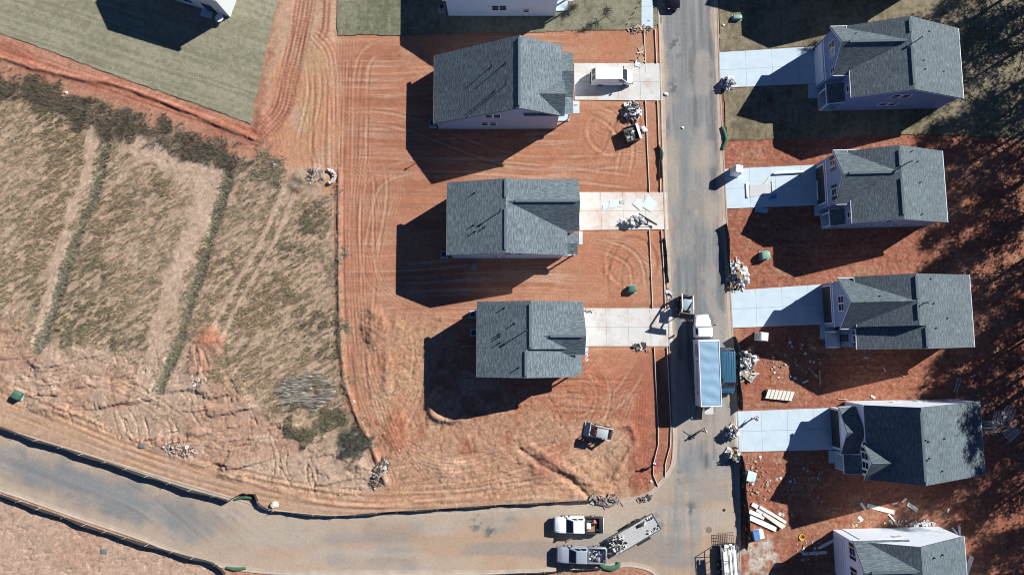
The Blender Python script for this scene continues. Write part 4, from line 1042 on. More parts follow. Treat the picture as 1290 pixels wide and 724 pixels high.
# vans
def van(label, px, py, head, m, L, w, h, ribs=False):
    p=P(px,py); r=thing('van',label,'van',(p.x,p.y,0),R(head)); x1=L/2; x0=-L/2
    b=MB(); b.loft([rrect(x1,w*.78,.45,.95,.12),rrect(x1-.15,w*.93,.38,1.08,.14),rrect(x1-.7,w,.34,1.2,.14),rrect(x1-.8,w,.34,1.22,.12),rrect(x0+.05,w,.34,1.3,.12),rrect(x0,w*.96,.4,1.25,.12)])
    b.build('body',m,r,smooth=True)
    B=[(x0+.02,-w*.985,1.15),(x1-.62,-w*.95,1.12),(x1-.62,w*.95,1.12),(x0+.02,w*.985,1.15)]; T=[(x0+.40,-w*.86,h),(x1-1.5,-w*.80,h),(x1-1.5,w*.80,h),(x0+.40,w*.86,h)]
    b=MB(); b.hexa(B,T); c=b.build('upper_body',m,r,bevel=.11,seg=3)
    def pane(nm,q,*uv):
        lo,hi=facequad(q,*uv,o=.012); bb=MB(); bb.hexa(lo,hi); bb.build(nm,M_glass,c)
    pane('windshield',(B[1],B[2],T[2],T[1]),.05,.95,.12,.95)
    pane('rear_window',(B[3],B[0],T[0],T[3]),.06,.47,.2,.93); pane('rear_window',(B[3],B[0],T[0],T[3]),.53,.94,.2,.93)
    pane('side_window',(B[0],B[1],T[1],T[0]),.80,.95,.25,.85); pane('side_window',(B[2],B[3],T[3],T[2]),.05,.2,.25,.85)
    if ribs:
        bb=MB()
        for y in (-.62,-.31,0,.31,.62): bb.beam((x0+.4,y,h+.012),(x1-1.8,y,h+.012),.07,.045)
        bb.beam((x0+1.6,-.7,h+.02),(x0+1.6,.7,h+.02),.04,.05); bb.build('roof_rib',m,c)
    bb=MB(); bb.box(x1-.06,x1+.12,-w*.85,w*.85,.36,.6); bb.build('front_bumper',M_darkmetal,r,bevel=.03)
    bb=MB(); bb.box(x0-.12,x0+.03,-w*.85,w*.85,.38,.56); bb.build('rear_bumper',M_darkmetal,r,bevel=.03)
    for s in (-1,1):
        bb=MB(); bb.box(x1-.14,x1+.015,s*w*.7-.13,s*w*.7+.1,.7,.92); bb.build('headlight',M_lamp,r)
        bb=MB(); bb.box(x0-.02,x0+.05,s*w*.9-.06,s*w*.9+.03,.9,1.2); bb.build('tail_light',M_red,r)
        bb=MB(); bb.box(x1-1.3,x1-1.15,s*(w+.17)-.11,s*(w+.17)+.11,1.2,1.45); bb.beam((x1-1.22,s*w*.9,1.25),(x1-1.22,s*(w+.1),1.28),.05,.05); bb.build('mirror',M_black,r,bevel=.03)
        for x in (x1-1.05,x0+1.2): wheel(r,x,s*(w-.12),.36,.24)
    return r
van('white panel van parked on the upper left driveway',769.5,100,0,M_carwhite,5.5,.98,2.05)
van('steel blue van with ribbed roof squeezed beside the box truck',912.5,466.5,-90,M_carteal,5.8,.98,2.1,True)

# dark car at the top edge
p=P(846,-6); r=thing('car','black car half outside the top edge of the street','car',p,R(-88))
b=MB(); b.loft([rrect(2.3,.7,.4,.72,.1),rrect(2.15,.86,.3,.85,.12),rrect(1.0,.93,.26,1.0,.12),rrect(-1.6,.93,.26,1.05,.12),rrect(-2.2,.86,.32,1.0,.12),rrect(-2.3,.75,.4,.9,.1)]); b.build('body',M_carblack,r,smooth=True)
cab_frustum(r,M_carblack,-2.0,1.0,.86,.98,-1.5,.25,.68,1.62,[(.1,.45),(.52,.85)])
for s in (-1,1):
    for x in (1.4,-1.4): wheel(r,x,s*.82,.34,.22)
    b=MB(); b.box(2.15,2.31,s*.62-.15,s*.62+.1,.6,.74); b.build('headlight',M_lamp,r)
    b=MB(); b.box(.75,.9,s*1.03-.1,s*1.03+.1,1.0,1.18); b.build('mirror',M_black,r,bevel=.02)

# box truck: bonneted cab facing up the street
p=P(884,466); r=thing('box_truck','white box truck with cargo roof coloured as reflected sky parked on the street','truck',(p.x-.02,p.y,0),R(91))
TW=1.27
M_boxside=mat('truck_box_white',(.62,.63,.70),.45,.03,1); M_boxroof=mat('sky_reflection_box_roof',(.20,.335,.45),.6,.12,.9,0,.03)  # blue base colour paints in the sky mirrored by the metal roof
b=MB(); b.box(-4.35,3.95,-TW,TW,1.05,3.80); bx=b.build('cargo_box',M_boxside,r,bevel=.03)
b=MB()
nx,ny=44,10
pts=[]; fs=[]
for i in range(nx+1):
    for j in range(ny+1):
        x=-4.24+8.0*i/nx; y=-1.16+2.32*j/ny; e=min(1,min(i,nx-i)/2,min(j,ny-j)/2)
        pts.append((x,y,3.85+.04*e*math.sin(x*4.2+.7*math.sin(y*2.2+x))*math.cos(y*.7)+.012*e))
for i in range(nx):
    for j in range(ny):
        a=i*(ny+1)+j; fs.append((a,a+ny+1,a+ny+2,a+1))
b.add(pts,fs); o=b.build('roof_sheet',M_boxroof,bx,smooth=True)
b=MB()
for y in (-TW,TW): b.box(-4.36,3.96,y-.045,y+.045,3.78,3.90)
b.box(3.75,3.965,-TW,TW,3.785,3.902); b.box(-4.37,-4.26,-TW,TW,3.785,3.902)
for x in (-4.34,3.94):
    for y in (-TW,TW): b.box(x-.05,x+.05,y-.03,y+.03,1.0,3.86)
b.build('corner_trim',M_white,bx)
b=MB(); b.box(-4.40,-4.36,-1.12,-.02,1.15,3.65); b.box(-4.40,-4.36,.02,1.12,1.15,3.65); b.build('rear_door',M_white,bx)
# livery on the left side (+y in truck space faces west)
M_navy=mat('navy_lettering',(.012,.018,.16),.4,.05,3)
b=MB(); ring=[]
n=28; cx,cz=2.65,2.62
out=[(cx+.86*math.cos(2*PI*k/n),cz+.62*math.sin(2*PI*k/n)) for k in range(n)]; b.prism(out,'y',TW+.004,TW+.016); b.build('oval_emblem',M_navy,bx)
b=MB()
inn=[(cx+.70*math.cos(2*PI*k/n)*(1+.08*math.sin(3*2*PI*k/n)),cz+.40*math.sin(2*PI*k/n)) for k in range(n)]; b.prism(inn,'y',TW+.018,TW+.022); b.build('emblem_field',mat('emblem_pale',(.38,.40,.62),.4,.05,3),bx)
b=MB(); 
for x0,x1,z0,z1 in ((.42,.16,-.22,.2),(.1,-.12,-.18,.24),(-.2,-.42,-.24,.14)):
    b.prism([(cx+x0,cz+z0),(cx+x0-.1,cz+z0),(cx+x1,cz+z1),(cx+x1+.1,cz+z1)],'y',TW+.024,TW+.028)
b.build('emblem_strokes',M_navy,bx)
cu=bpy.data.curves.new('lettering','FONT'); cu.body='Furniture'; cu.size=1.25; cu.extrude=.006; cu.align_x='LEFT'
to=bpy.data.objects.new('lettering',cu); COL.objects.link(to)
dg=bpy.context.evaluated_depsgraph_get(); me=bpy.data.meshes.new_from_object(to.evaluated_get(dg)); bpy.data.objects.remove(to)
wid=max(v.co.x for v in me.vertices)
mt=Matrix.Translation((1.45,TW+.012,2.2)) @ Matrix.Rotation(PI,4,'Z') @ Matrix.Rotation(PI/2,4,'X') @ Matrix.Diagonal((4.4/wid,1,1,1))
me.transform(mt); me.materials.clear(); me.materials.append(M_navy); lt=bpy.data.objects.new('lettering',me); COL.objects.link(lt); lt.parent=bx
b=MB(); b.box(-4.3,6.4,-.45,.45,.55,1.04); b.box(-4.3,-3.9,-1.1,1.1,.5,1.0); b.build('chassis',M_darkmetal,r)
c=cab_frustum(r,M_carwhite,4.35,5.75,1.02,1.5,4.4,5.45,.95,2.55,[(.2,.85)])
b=MB(); b.loft([rrect(4.3,1.08,.6,1.62,.1),rrect(5.75,1.08,.6,1.62,.12),rrect(6.6,1.0,.6,1.55,.2),rrect(7.05,.80,.62,1.42,.25),rrect(7.15,.66,.7,1.30,.2)]); b.build('bonnet',M_carwhite,r,smooth=True)
b=MB(); b.box(7.1,7.28,-.95,.95,.45,.8); b.build('front_bumper',M_steel,r,bevel=.04)
for s in (-1,1):
    b=MB(); b.box(5.75,5.92,s*1.38-.10,s*1.38+.10,1.6,2.2); b.beam((5.75,s*1.0,2.0),(5.83,s*1.3,2.0),.04,.04); b.build('mirror',M_black,r,bevel=.02)
    b=MB(); b.box(7.0,7.14,s*.75-.15,s*.75+.12,.95,1.2); b.build('headlight',M_lamp,r)
    b=MB(); b.loft([rrect(5.95,1.2,.75,1.1,.1),rrect(6.3,1.22,.8,1.25,.12),rrect(6.75,1.15,.75,1.1,.1)]) if s==1 else None
    wheel(r,6.35,s*1.0,.48,.28); wheel(r,-2.7,s*.95,.48,.5)
b=MB(); b.box(3.98,4.28,-.95,.95,1.05,1.25); b.tube([(4.15,-.9,1.0),(4.15,-.9,2.7)],.07,8); b.build('exhaust_stack',M_steel,r)
b=MB()
for yy in (.35,1.1): b.beam((-4.4,yy,1.0),(-6.1,yy,.35),.07,.1)
b.beam((-6.1,.35,.35),(-6.1,1.1,.35),.07,.1); b.build('lift_arm',M_darkmetal,r)
b=MB(); b.box(-5.6,-4.5,-1.05,.1,.95,1.03); b.build('lift_platform',mat('worn_pale_platform',(.5,.49,.45),.7,.15,2),r)

# skid steer loaders
def skid(label, px, py, head, lift, m, m_arm, roofm, load=None):
    p=P(px,py); r=thing('skid_steer_loader',label,'loader',(p.x,p.y,0),R(head))
    b=MB(); b.loft([rrect(-1.35,.52,.35,1.0,.12),rrect(-1.25,.58,.28,1.12,.12),rrect(.75,.58,.28,1.0,.1),rrect(.95,.5,.3,.6,.08)]); b.build('body',m,r,bevel=.02)
    b=MB(); b.box(-1.38,-1.0,-.55,.55,1.1,1.35); b.build('engine_cover',M_darkmetal,r,bevel=.05)
    c=MB()
    for x,y in ((-.65,-.5),(-.65,.5),(.6,-.5),(.6,.5)): c.box(x-.05,x+.05,y-.05,y+.05,1.0,2.0)
    c.box(-.75,.7,-.55,.55,2.0,2.09); cab=c.build('cab_roof',roofm,r,bevel=.02)
    b=MB(); b.box(-.5,.45,-.35,.35,.95,1.15); b.box(-.5,-.4,-.3,.3,1.15,1.7); b.build('seat',M_black,cab)
    for s in (-1,1):
        for x in (-.75,.55): wheel(r,x,s*.72,.40,.28)
        b=MB(); b.box(-1.35,-1.1,s*.62-.07,s*.62+.07,.9,1.75); b.build('arm_tower',m,r)
        # lift arm
        y=s*.72; piv=Vector((-1.2,y,1.7)); Lr=2.55
        dv=Vector((math.cos(lift),0,math.sin(lift))); el=piv+dv*(Lr*.82); tip=piv+dv*Lr+Vector((.15,0,-.35))
        b=MB(); b.beam(piv-dv*.15,el,.13,.2); b.beam(el,tip,.12,.18); b.build('lift_arm',m_arm,r)
        b=MB(); b.tube([(-.6,y*.98,.95),tuple(piv+dv*(Lr*.45))],.045,8); b.build('cylinder',M_steel,r)
    tip=Vector((-1.2,0,1.7))+Vector((math.cos(lift),0,math.sin(lift)))*2.55+Vector((.15,0,-.35))
    if load=='raised':
        b=MB(); x,z=tip.x,tip.z
        b.prism([(x,z-.3),(x+.75,z-.42),(x+.75,z-.36),(x+.08,z-.24),(x+.12,z+.42),(x,z+.45)],'y',-.95,.95)
        for s in (-.95,.9): b.prism([(x,z-.3),(x+.75,z-.42),(x+.12,z+.42),(x,z+.42)],'y',s,s+.05)
        for k in range(8): b.box(x+.7,x+.92,-.92+.25*k,-.85+.25*k,z-.43,z-.37)
        bk=b.build('bucket',mat('muddy_bucket',(.24,.17,.13),.8,.25,3),r)
    else:
        b=MB(); x,z=1.35,.08
        b.prism([(x,z),(x+.75,z),(x+.75,z+.05),(x+.08,z+.08),(x+.12,z+.65),(x,z+.68)],'y',-.9,.9)
        for s in (-.9,.85): b.prism([(x,z),(x+.7,z),(x+.12,z+.6),(x,z+.6)],'y',s,s+.05)
        b.build('bucket',m_arm,r)
    return r
M_off=mat('off_white_machine_paint',(.66,.66,.63),.5,.08,3); M_grey=mat('grey_cab_roof',(.36,.40,.40),.5,.1,3); M_mag=mat('faded_red_paint',(.2,.04,.06),.5,.2,3)
skid('pale loader holding its muddy bucket high at the end of the lower left drive',860.5,385,-99,R(33),M_darkmetal,M_off,mat('blue_grey_cab',(.24,.31,.36),.5,.1,3),'raised')
skid('red and grey loader parked on the orange corner lot',756,543,169,R(-16),M_mag,M_off,M_grey)

# trailer with ladder rack, bottom right of the street
p=P(915,702); r=thing('rack_trailer','open rack trailer full of white lengths at the bottom of the street','trailer',(p.x,p.y-.6,0),R(93))
b=MB(); b.box(-3.4,2.6,-1.0,1.0,.5,.58); b.build('deck',M_darkmetal,r)
b=MB()
for s in (-1,1):
    for x in (-3.3,-1.9,-.5,.9,2.5): b.box(x-.035,x+.035,s*1.0-.035,s*1.0+.035,.5,2.3)
    b.box(-3.35,2.55,s*1.0-.03,s*1.0+.03,2.24,2.30); b.box(-3.35,2.55,s*1.0-.03,s*1.0+.03,1.3,1.35)
for x in (-3.3,-1.9,-.5,.9,2.5): b.box(x-.03,x+.03,-1.0,1.0,2.302,2.35)
b.build('rack',M_steel,r)
b=MB()
for k in range(9): b.box(2.66+.0,3.9,-.95+.235*k,-.92+.235*k,.55,.59)
for x in (2.7,3.1,3.5,3.88): b.box(x-.02,x+.02,-1,1,.50,.545)
b.build('mesh_ramp',M_darkmetal,r)
for s in (-1,1):
    for x in (-.9,.0): wheel(r,x,s*1.18,.36,.22)
Mx=r.matrix_basis.copy()
rr=random.Random(21)
for k,(y,z,wd,c) in enumerate(((-.82,.62,.2,M_whiteboard),(-.5,.62,.34,M_whiteboard),(-.12,.62,.2,M_paleboard),(.2,.62,.3,M_whiteboard),(.55,.62,.24,M_whiteboard),(.82,.62,.14,M_steel),(-.35,2.36,.28,M_whiteboard),(.25,2.36,.2,M_whiteboard))):
    b=MB(Mx)
    for q in range(4): b.beam((-3.3+rr.uniform(0,.5),y+rr.uniform(-.03,.03),z+.05+.085*q),(2.3+rr.uniform(-.9,.2),y+rr.uniform(-.05,.05),z+.05+.085*q),wd,.06)
    tag(b.build('siding_bundle',c),['white bundle at the kerb side edge of the rack trailer','wide white bundle left of the trailer middle','pale narrow bundle in the middle of the rack trailer','white bundle right of the trailer middle','white bundle near the road side of the rack trailer','grey steel lengths along the road side rail of the trailer','white lengths lying on top of the rack','narrow white lengths on top of the rack at its road side'][k],'bundle','lengths loaded on the rack trailer')
# ------------------------------------------------------------------ silt fences
M_silt=mat('black_silt_fabric',(.028,.025,.026),.85,.35,1.5); M_stake=mat('wooden_stake',(.5,.42,.3),.8,.2,5)
def silt(label, px, h=.75, step=2.4, sm_=True, lean=0.06):
    w=W(spline(px,6) if sm_ else px); pts=[]
    # resample finely
    for a,b_ in zip(w[:-1],w[1:]):
        n=max(1,int(math.hypot(b_[0]-a[0],b_[1]-a[1])/.4))
        for k in range(n): pts.append((a[0]+(b_[0]-a[0])*k/n,a[1]+(b_[1]-a[1])*k/n))
    pts.append(w[-1])
    r=thing('silt_fence',label,'silt fence',(pts[0][0],pts[0][1],0),0,'black silt fences along the streets')
    ox,oy=pts[0]; rr=random.Random(len(pts)); rings=[]; acc=0; nxt=0; stakes=[]
    for i,(x,y) in enumerate(pts):
        a=pts[max(i-1,0)]; c=pts[min(i+1,len(pts)-1)]; d=Vector((c[0]-a[0],c[1]-a[1],0)).normalized(); n=Vector((-d.y,d.x,0))
        if i: acc+=math.hypot(x-pts[i-1][0],y-pts[i-1][1])
        sag=.10*abs(math.sin(acc*PI/step))+.05*math.sin(acc*1.3)*rr.random(); wob=.06*math.sin(acc*.9)+rr.uniform(-.02,.02)
        q=Vector((x-ox,y-oy,0)); hh=h-sag
        rings.append([q+n*(-.012),q+n*(wob-.012)+Vector((0,0,hh*.55)),q+n*(lean+wob*1.5-.012)+Vector((0,0,hh)),q+n*(lean+wob*1.5+.012)+Vector((0,0,hh)),q+n*(wob+.012)+Vector((0,0,hh*.55)),q+n*(.012)])
        if acc>=nxt: stakes.append((q+n*.05,hh)); nxt+=step
    b=MB(); b.loft(rings); b.build('fabric',M_silt,r)
    for q,hh in stakes[:100]:
        b=MB(); b.box(q.x-.022,q.x+.022,q.y-.022,q.y+.022,-.1,h+.08); b.build('stake',M_stake,r)
silt('long black silt fence along the upper side of the grey street at far left',[(-60,517),(0,537),(40,551),(100,570),(160,590),(230,613),(291,630)],1.05,3)
silt('black silt fence bulging round the storm drain on the bottom street',[(290,629),(308,621),(322,622),(328,636),(345,643)],.7,2,False)
silt('black silt fence with many stakes along the middle of the bottom street',[(345,643),(400,648),(430,649),(480,645),(560,640),(620,636),(700,632),(748,629)],.78,2.6)
silt('black silt fence along the lower side of the grey street at bottom left',[(-60,601),(0,622),(60,643),(102,658),(140,671),(179,683),(230,698),(268,708),(285,722)],.9,3)
silt('black silt fence along the bottom edge below the two pickups',[(560,725),(640,722),(700,719),(760,714)],.6,2.5)
silt('black silt fence beside the kerb of the second right house',[(912,283),(915,300),(917,330),(919,352)],1.0,1.8)
silt('black silt fence behind the steel blue van',[(923,424),(927,440),(929,470),(931,500),(931,516)],1.1,2)
silt('black silt fence along the kerb beside the bottom right debris',[(931,572),(934,590),(936,610),(939,640),(940,665),(938,690)],1.2,2)
silt('short black silt fence by the left drive of the second house',[(829,184),(830,200),(832,214),(833,225)],.55,2)
silt('short black silt fence below the left drive of the second house',[(836,300),(838,320),(840,340),(842,356)],.55,2)

# --- green inlet guards at the storm drains
M_guard=mat('green_inlet_guard',(.04,.11,.06),.8,.35,2.5)
def guard(label,px,w=.42,h=.28):
    pts=[Vector((*q,0)) for q in W(spline(px,5))]; r0=pts[0]; rings=[]
    for i,p in enumerate(pts):
        d=(pts[min(i+1,len(pts)-1)]-pts[max(i-1,0)]).normalized(); n=Vector((-d.y,d.x,0)); k=1-.35*abs(2*i/(len(pts)-1)-1)
        rings.append([p+n*(w/2*math.cos(2*PI*j/10)*k)+Vector((0,0,max(.02,h*k*(.45+.55*math.sin(2*PI*j/10))))) for j in range(10)])
    b=MB(); b.loft(rings); tag(b.build('inlet_guard',M_guard,smooth=True),label,'drain guard','green guards on the storm drains')
guard('green drain guard bent like an arrow on the right kerb',[(909,160),(913,170),(914,178),(910,188)],.6,.4)
guard('green drain guard under the bulging silt fence at left',[(296,629),(306,626),(318,627),(326,633)],.45,.3)
guard('green drain guard at the bottom edge left of centre',[(285,714),(296,716),(310,715)],.5,.3)
guard('wide green drain guard below the silver pickup',[(752,707),(760,713),(770,715),(778,712),(779,707)],.75,.35)
guard('small green drain guard on the left kerb above the second left drive',[(832,186),(834,193),(834,201)],.4,.3)

# --- sidewalk form boards
def form(label,px,h=.14):
    pts=W(px); r=None; b=MB(); rr=random.Random(int(px[0][1]))
    for a,c in zip(pts[:-1],pts[1:]): b.beam((a[0],a[1],h/2-.02),(c[0],c[1],h/2-.02),.07,h+.06)
    o=tag(b.build('form_board',M_paleboard),label,'form board','boards set out for the sidewalk')
form('inner form board beside the uppermost red strip',[(811,38),(813,80)],.16); form('outer form board beside the uppermost red strip',[(825,37),(827,80)],.16)
form('inner form board between the first and second left drives',[(813,127),(815,180),(818,242)],.18); form('outer form board between the first and second left drives',[(828,127),(830,180),(832,242)],.18)
form('inner form board between the second and third left drives',[(818,290),(820,340),(822,388)],.18); form('outer form board between the second and third left drives',[(833,290),(836,340),(838,388)],.18)
form('inner form board curving round the corner lot',[(824,437),(826,480),(829,535),(829,560),(823,584),(823,598),(829,612)],.2); form('outer form board curving round the corner lot',[(840,437),(842,480),(845,535),(844,562),(838,584),(838,600)],.2)
form('board laid across the first left drive',[(814,82),(814,92)],.06)

# --- people
M_skin=mat('skin',(.35,.2,.13),.6,.1,5)
def person(label,px,py,head,shirt,pants,hat,pose):
    p=P(px,py); r=thing('person',label,'person',(p.x,p.y,.03),R(head))
    J=pose
    me=bpy.data.meshes.new('body'); names=list(J); idx={n:i for i,n in enumerate(names)}
    E=[('pelvis','waist'),('waist','chest'),('chest','neck'),('neck','head'),('head','crown')]
    for s in 'LR': E+=[('pelvis','hip'+s),('hip'+s,'knee'+s),('knee'+s,'ankle'+s),('ankle'+s,'toe'+s),('chest','sh'+s),('sh'+s,'el'+s),('el'+s,'wr'+s),('wr'+s,'palm'+s)]
    verts=[J[n][0] for n in names]; rad=[J[n][1] for n in names]; edges=[(idx[a],idx[b]) for a,b in E]
    for s in 'LR':
        w=Vector(J['wr'+s][0]); q=Vector(J['palm'+s][0]); d=(q-w).normalized(); sd=d.cross(Vector((0,1,0)) if abs(d.y)<.8 else Vector((1,0,0))).normalized()
        for k,(off,L) in enumerate(((-.032,.075),(-.011,.09),(.011,.085),(.03,.065))):
            i0=len(verts); m1=q+sd*off+d*L*.5; m2=m1+d*L*.45+Vector((0,0,-.02)); verts+=[tuple(m1),tuple(m2)]; rad+=[.010,.008]; edges+=[(idx['palm'+s],i0),(i0,i0+1)]
        i0=len(verts); t1=w.lerp(q,.4)+sd*.045; t2=t1+d*.05+sd*.02; verts+=[tuple(t1),tuple(t2)]; rad+=[.012,.009]; edges+=[(idx['palm'+s],i0),(i0,i0+1)]
    me.from_pydata(verts,edges,[]); o=bpy.data.objects.new('body',me); COL.objects.link(o); 
    sk=o.modifiers.new('skin','SKIN'); sk.use_smooth_shade=True
    for i,q in enumerate(rad):
        me.skin_vertices[0].data[i].radius=(q,q); me.skin_vertices[0].data[i].use_root=(i==0)
    sb=o.modifiers.new('sub','SUBSURF'); sb.levels=1; sb.render_levels=1
    dg=bpy.context.evaluated_depsgraph_get(); m2=bpy.data.meshes.new_from_object(o.evaluated_get(dg)); bpy.data.objects.remove(o)
    for mm in (M_skin,shirt,pants,M_black): m2.materials.append(mm)
    zw=J['waist'][0][2]
    hp=Vector(J['head'][0])
    for pl in m2.polygons:
        c=pl.center; z=c.z
        if (c-hp).length<.2: k=0
        elif any((c-Vector(J['palm'+s][0])).length<.16 for s in 'LR'): k=0
        elif z<.1: k=3
        elif min((c-Vector(J['pelvis'][0])).length, 9)<.2 or z<J['pelvis'][0][2]-.02 and not any(min((c-Vector(J[n+s][0])).length for n in ('el','wr'))<.2 for s in 'LR'): k=2
        else: k=1
        pl.material_index=k; pl.use_smooth=True
    o=bpy.data.objects.new('body',m2); COL.objects.link(o); o.parent=r
    b=MB(Matrix.Translation(hp)); b.loft([[( (.12+.0*k)*math.cos(2*PI*j/14)*s_,.11*math.sin(2*PI*j/14)*s_,z_) for j in range(14)] for k,(z_,s_) in enumerate(((.04,1.02),(.10,1.0),(.15,.75),(.17,.3)))])
    b.box(.08,.22,-.08,.08,.05,.065); b.build('hat',hat,r,smooth=True)
    b=MB(Matrix.Translation(hp))
    for s in (-.035,.035): b.lump((.105,s,.01),.012,.014,.01,3,.02)
    b.build('eyes',M_black,r)
    b=MB(Matrix.Translation(hp)); b.lump((.12,0,-.03),.02,.015,.02,2,.05); b.build('nose',M_skin,r)
    return r
def pose_walk(la=.25, arm=0.3, bend=0.0):
    def T(x,y,z): return (x+max(0,z-.95)*bend,y,z-max(0,z-.95)*bend*.35)
    J={'pelvis':(T(0,0,.95),.135),'waist':(T(.01,0,1.1),.125),'chest':(T(.02,0,1.36),.145),'neck':(T(.03,0,1.52),.06),'head':(T(.05,0,1.64),.095),'crown':(T(.05,0,1.72),.075)}
    for s,k in (('L',1),('R',-1)):
        J['hip'+s]=((0,k*.10,.90),.10); J['knee'+s]=((k*la*.55+.04,k*.11,.5),.068); J['ankle'+s]=((k*la,k*.11,.09),.045); J['toe'+s]=((k*la+.17,k*.12,.045),.04)
        J['sh'+s]=(T(.02,k*.20,1.43),.07); J['el'+s]=(T(-k*arm*.4,k*.27,1.15),.048); J['wr'+s]=(T(-k*arm*.2+.15,k*.26,.95),.034); J['palm'+s]=(T(-k*arm*.2+.2,k*.25,.88),.035)
    return J
def clo(n,c): return mat(n,c,.9,.15,6)
person('person walking on the street in white shirt and dark trousers, carrying a pole',885.5,540.5,200,clo('white_shirt',(.72,.72,.7)),clo('dark_trousers',(.03,.03,.04)),M_paleboard,pose_walk(.32,.35))
person('person in navy top standing on the fourth right drive',950,526,150,clo('navy_top',(.02,.03,.09)),clo('pale_trousers',(.5,.5,.5)),M_whiteboard,pose_walk(.15,.2))
person('person in dark red shirt bending over the form board on the corner lot',827,583,160,clo('dark_red_shirt',(.28,.03,.09)),clo('black_trousers',(.02,.02,.025)),M_whiteboard,pose_walk(.2,.1,.75))
p=P(885,540); a=Vector((p.x-.45,p.y-.1,1.0)); 
tag(MB().beam(a+Vector((-.6,.75,.2)),a+Vector((.5,-.45,-.15)),.05,.05).build('wooden_pole',M_wood),'thin brown pole carried by the walking person on the street','pole')

# --- portable toilets
def toilet(label,px,py,rz):
    p=P(px,py); r=thing('portable_toilet',label,'portable toilet',p,R(rz),'portable toilets in the front yards')
    b=MB(); b.box(-.58,.58,-.58,.58,.0,.12); b.build('skid_base',M_black,r)
    b=MB(); b.hexa([(-.55,-.55,.1),(.55,-.55,.1),(.55,.55,.1),(-.55,.55,.1)],[(-.52,-.52,2.05),(.52,-.52,2.05),(.52,.52,2.05),(-.52,.52,2.05)]); w=b.build('cabin',M_carwhite,r,bevel=.04)
    b=MB(); b.hexa([(-.58,-.58,2.05),(.58,-.58,2.05),(.58,.58,2.05),(-.58,.58,2.05)],[(-.42,-.5,2.32),(.42,-.5,2.32),(.42,.5,2.32),(-.42,.5,2.32)]); b.build('roof',M_carwhite,r,bevel=.06)
    b=MB(); b.box(-.58,-.53,-.34,.34,.2,1.95); d=b.build('door',mat('pale_grey_door',(.5,.52,.53),.5,.05,2),r); b=MB(); b.box(-.62,-.57,.22,.28,1.0,1.15); b.build('handle',M_black,d)
    b=MB(); b.tube([(.35,.4,2.0),(.35,.4,2.5)],.05,8); b.build('vent_stack',M_white,r)
toilet('white portable toilet at the street corner of the second right drive',924,218,-8); toilet('white portable toilet standing in house shade below the third right drive',955,424,-5)

# --- green utility boxes
def ubox(label,px,py,rz,w=.85,d=.8,h=.75,m=M_green,nm='utility_box'):
    p=P(px,py); r=thing(nm,label,'utility box',(p.x,p.y,0),R(rz),'green utility boxes in the yards')
    b=MB(); b.box(-w/2-.1,w/2+.1,-d/2-.1,d/2+.1,-.1,.06); b.build('pad',M_conc,r)
    b=MB(); b.prism([(-d/2,.06),(d/2,.06),(d/2,h*.8),(d/2-.18,h),(-d/2,h)],'x',-w/2,w/2); b.build('cabinet',m,r,bevel=.03)
    b=MB(); b.box(-w/2-.02,w/2+.02,-d/2-.02,d/2-.2,h+.002,h+.035); l=b.build('lid',m,r,bevel=.01); b=MB(); b.box(-.06,.06,d/2+.0,d/2+.03,h*.4,h*.5); b.build('lock',M_steel,r)
M_green2=mat('pale_green_utility_paint',(.16,.30,.22),.5,.12,3)
ubox('green utility box alone on the tan ground at far left',25,497,-25,1.0,.9,.8)
ubox('green utility box in the yard below the second left drive',796,364,0,.95,.85,.75)
ubox('pale green utility box at the edge of the house shadow on the right',962,322,5,1.0,1.0,.95,M_green2)
ubox('flat pale green utility box on the upper right lawn',928,23,0,1.1,.6,.5,M_green2)
for lab,px,py in (('small grey pit lid on the tan ground above the grey street',179,561),('small grey pit lid on the bare ground at the bottom left',131,694)):
    p=P(px,py); tag(MB(Matrix.Translation((p.x,p.y,float(ground_z(p.x,p.y))))).box(-.42,.42,-.3,.3,-.1,.07).build('pit_lid',mat('grey_pit_lid',(.13,.15,.15),.7,.1,3),bevel=.02),lab,'pit lid')
p=P(893,667); b=MB(); b.tube([(p.x,p.y,-.02),(p.x,p.y,.012)],.40,24); b.tube([(p.x,p.y,.012),(p.x,p.y,.016)],.33,24); tag(b.build('manhole_cover',mat('rusty_cast_iron',(.19,.13,.11),.8,.2,6)),'rusty round manhole cover on the street near the bottom','manhole cover')
p=P(912,642); tag(MB().tube([(p.x,p.y,-.02),(p.x,p.y,.014)],.2,16).build('valve_cover',M_darkmetal),'small dark valve cover on the street near the right kerb','valve cover')

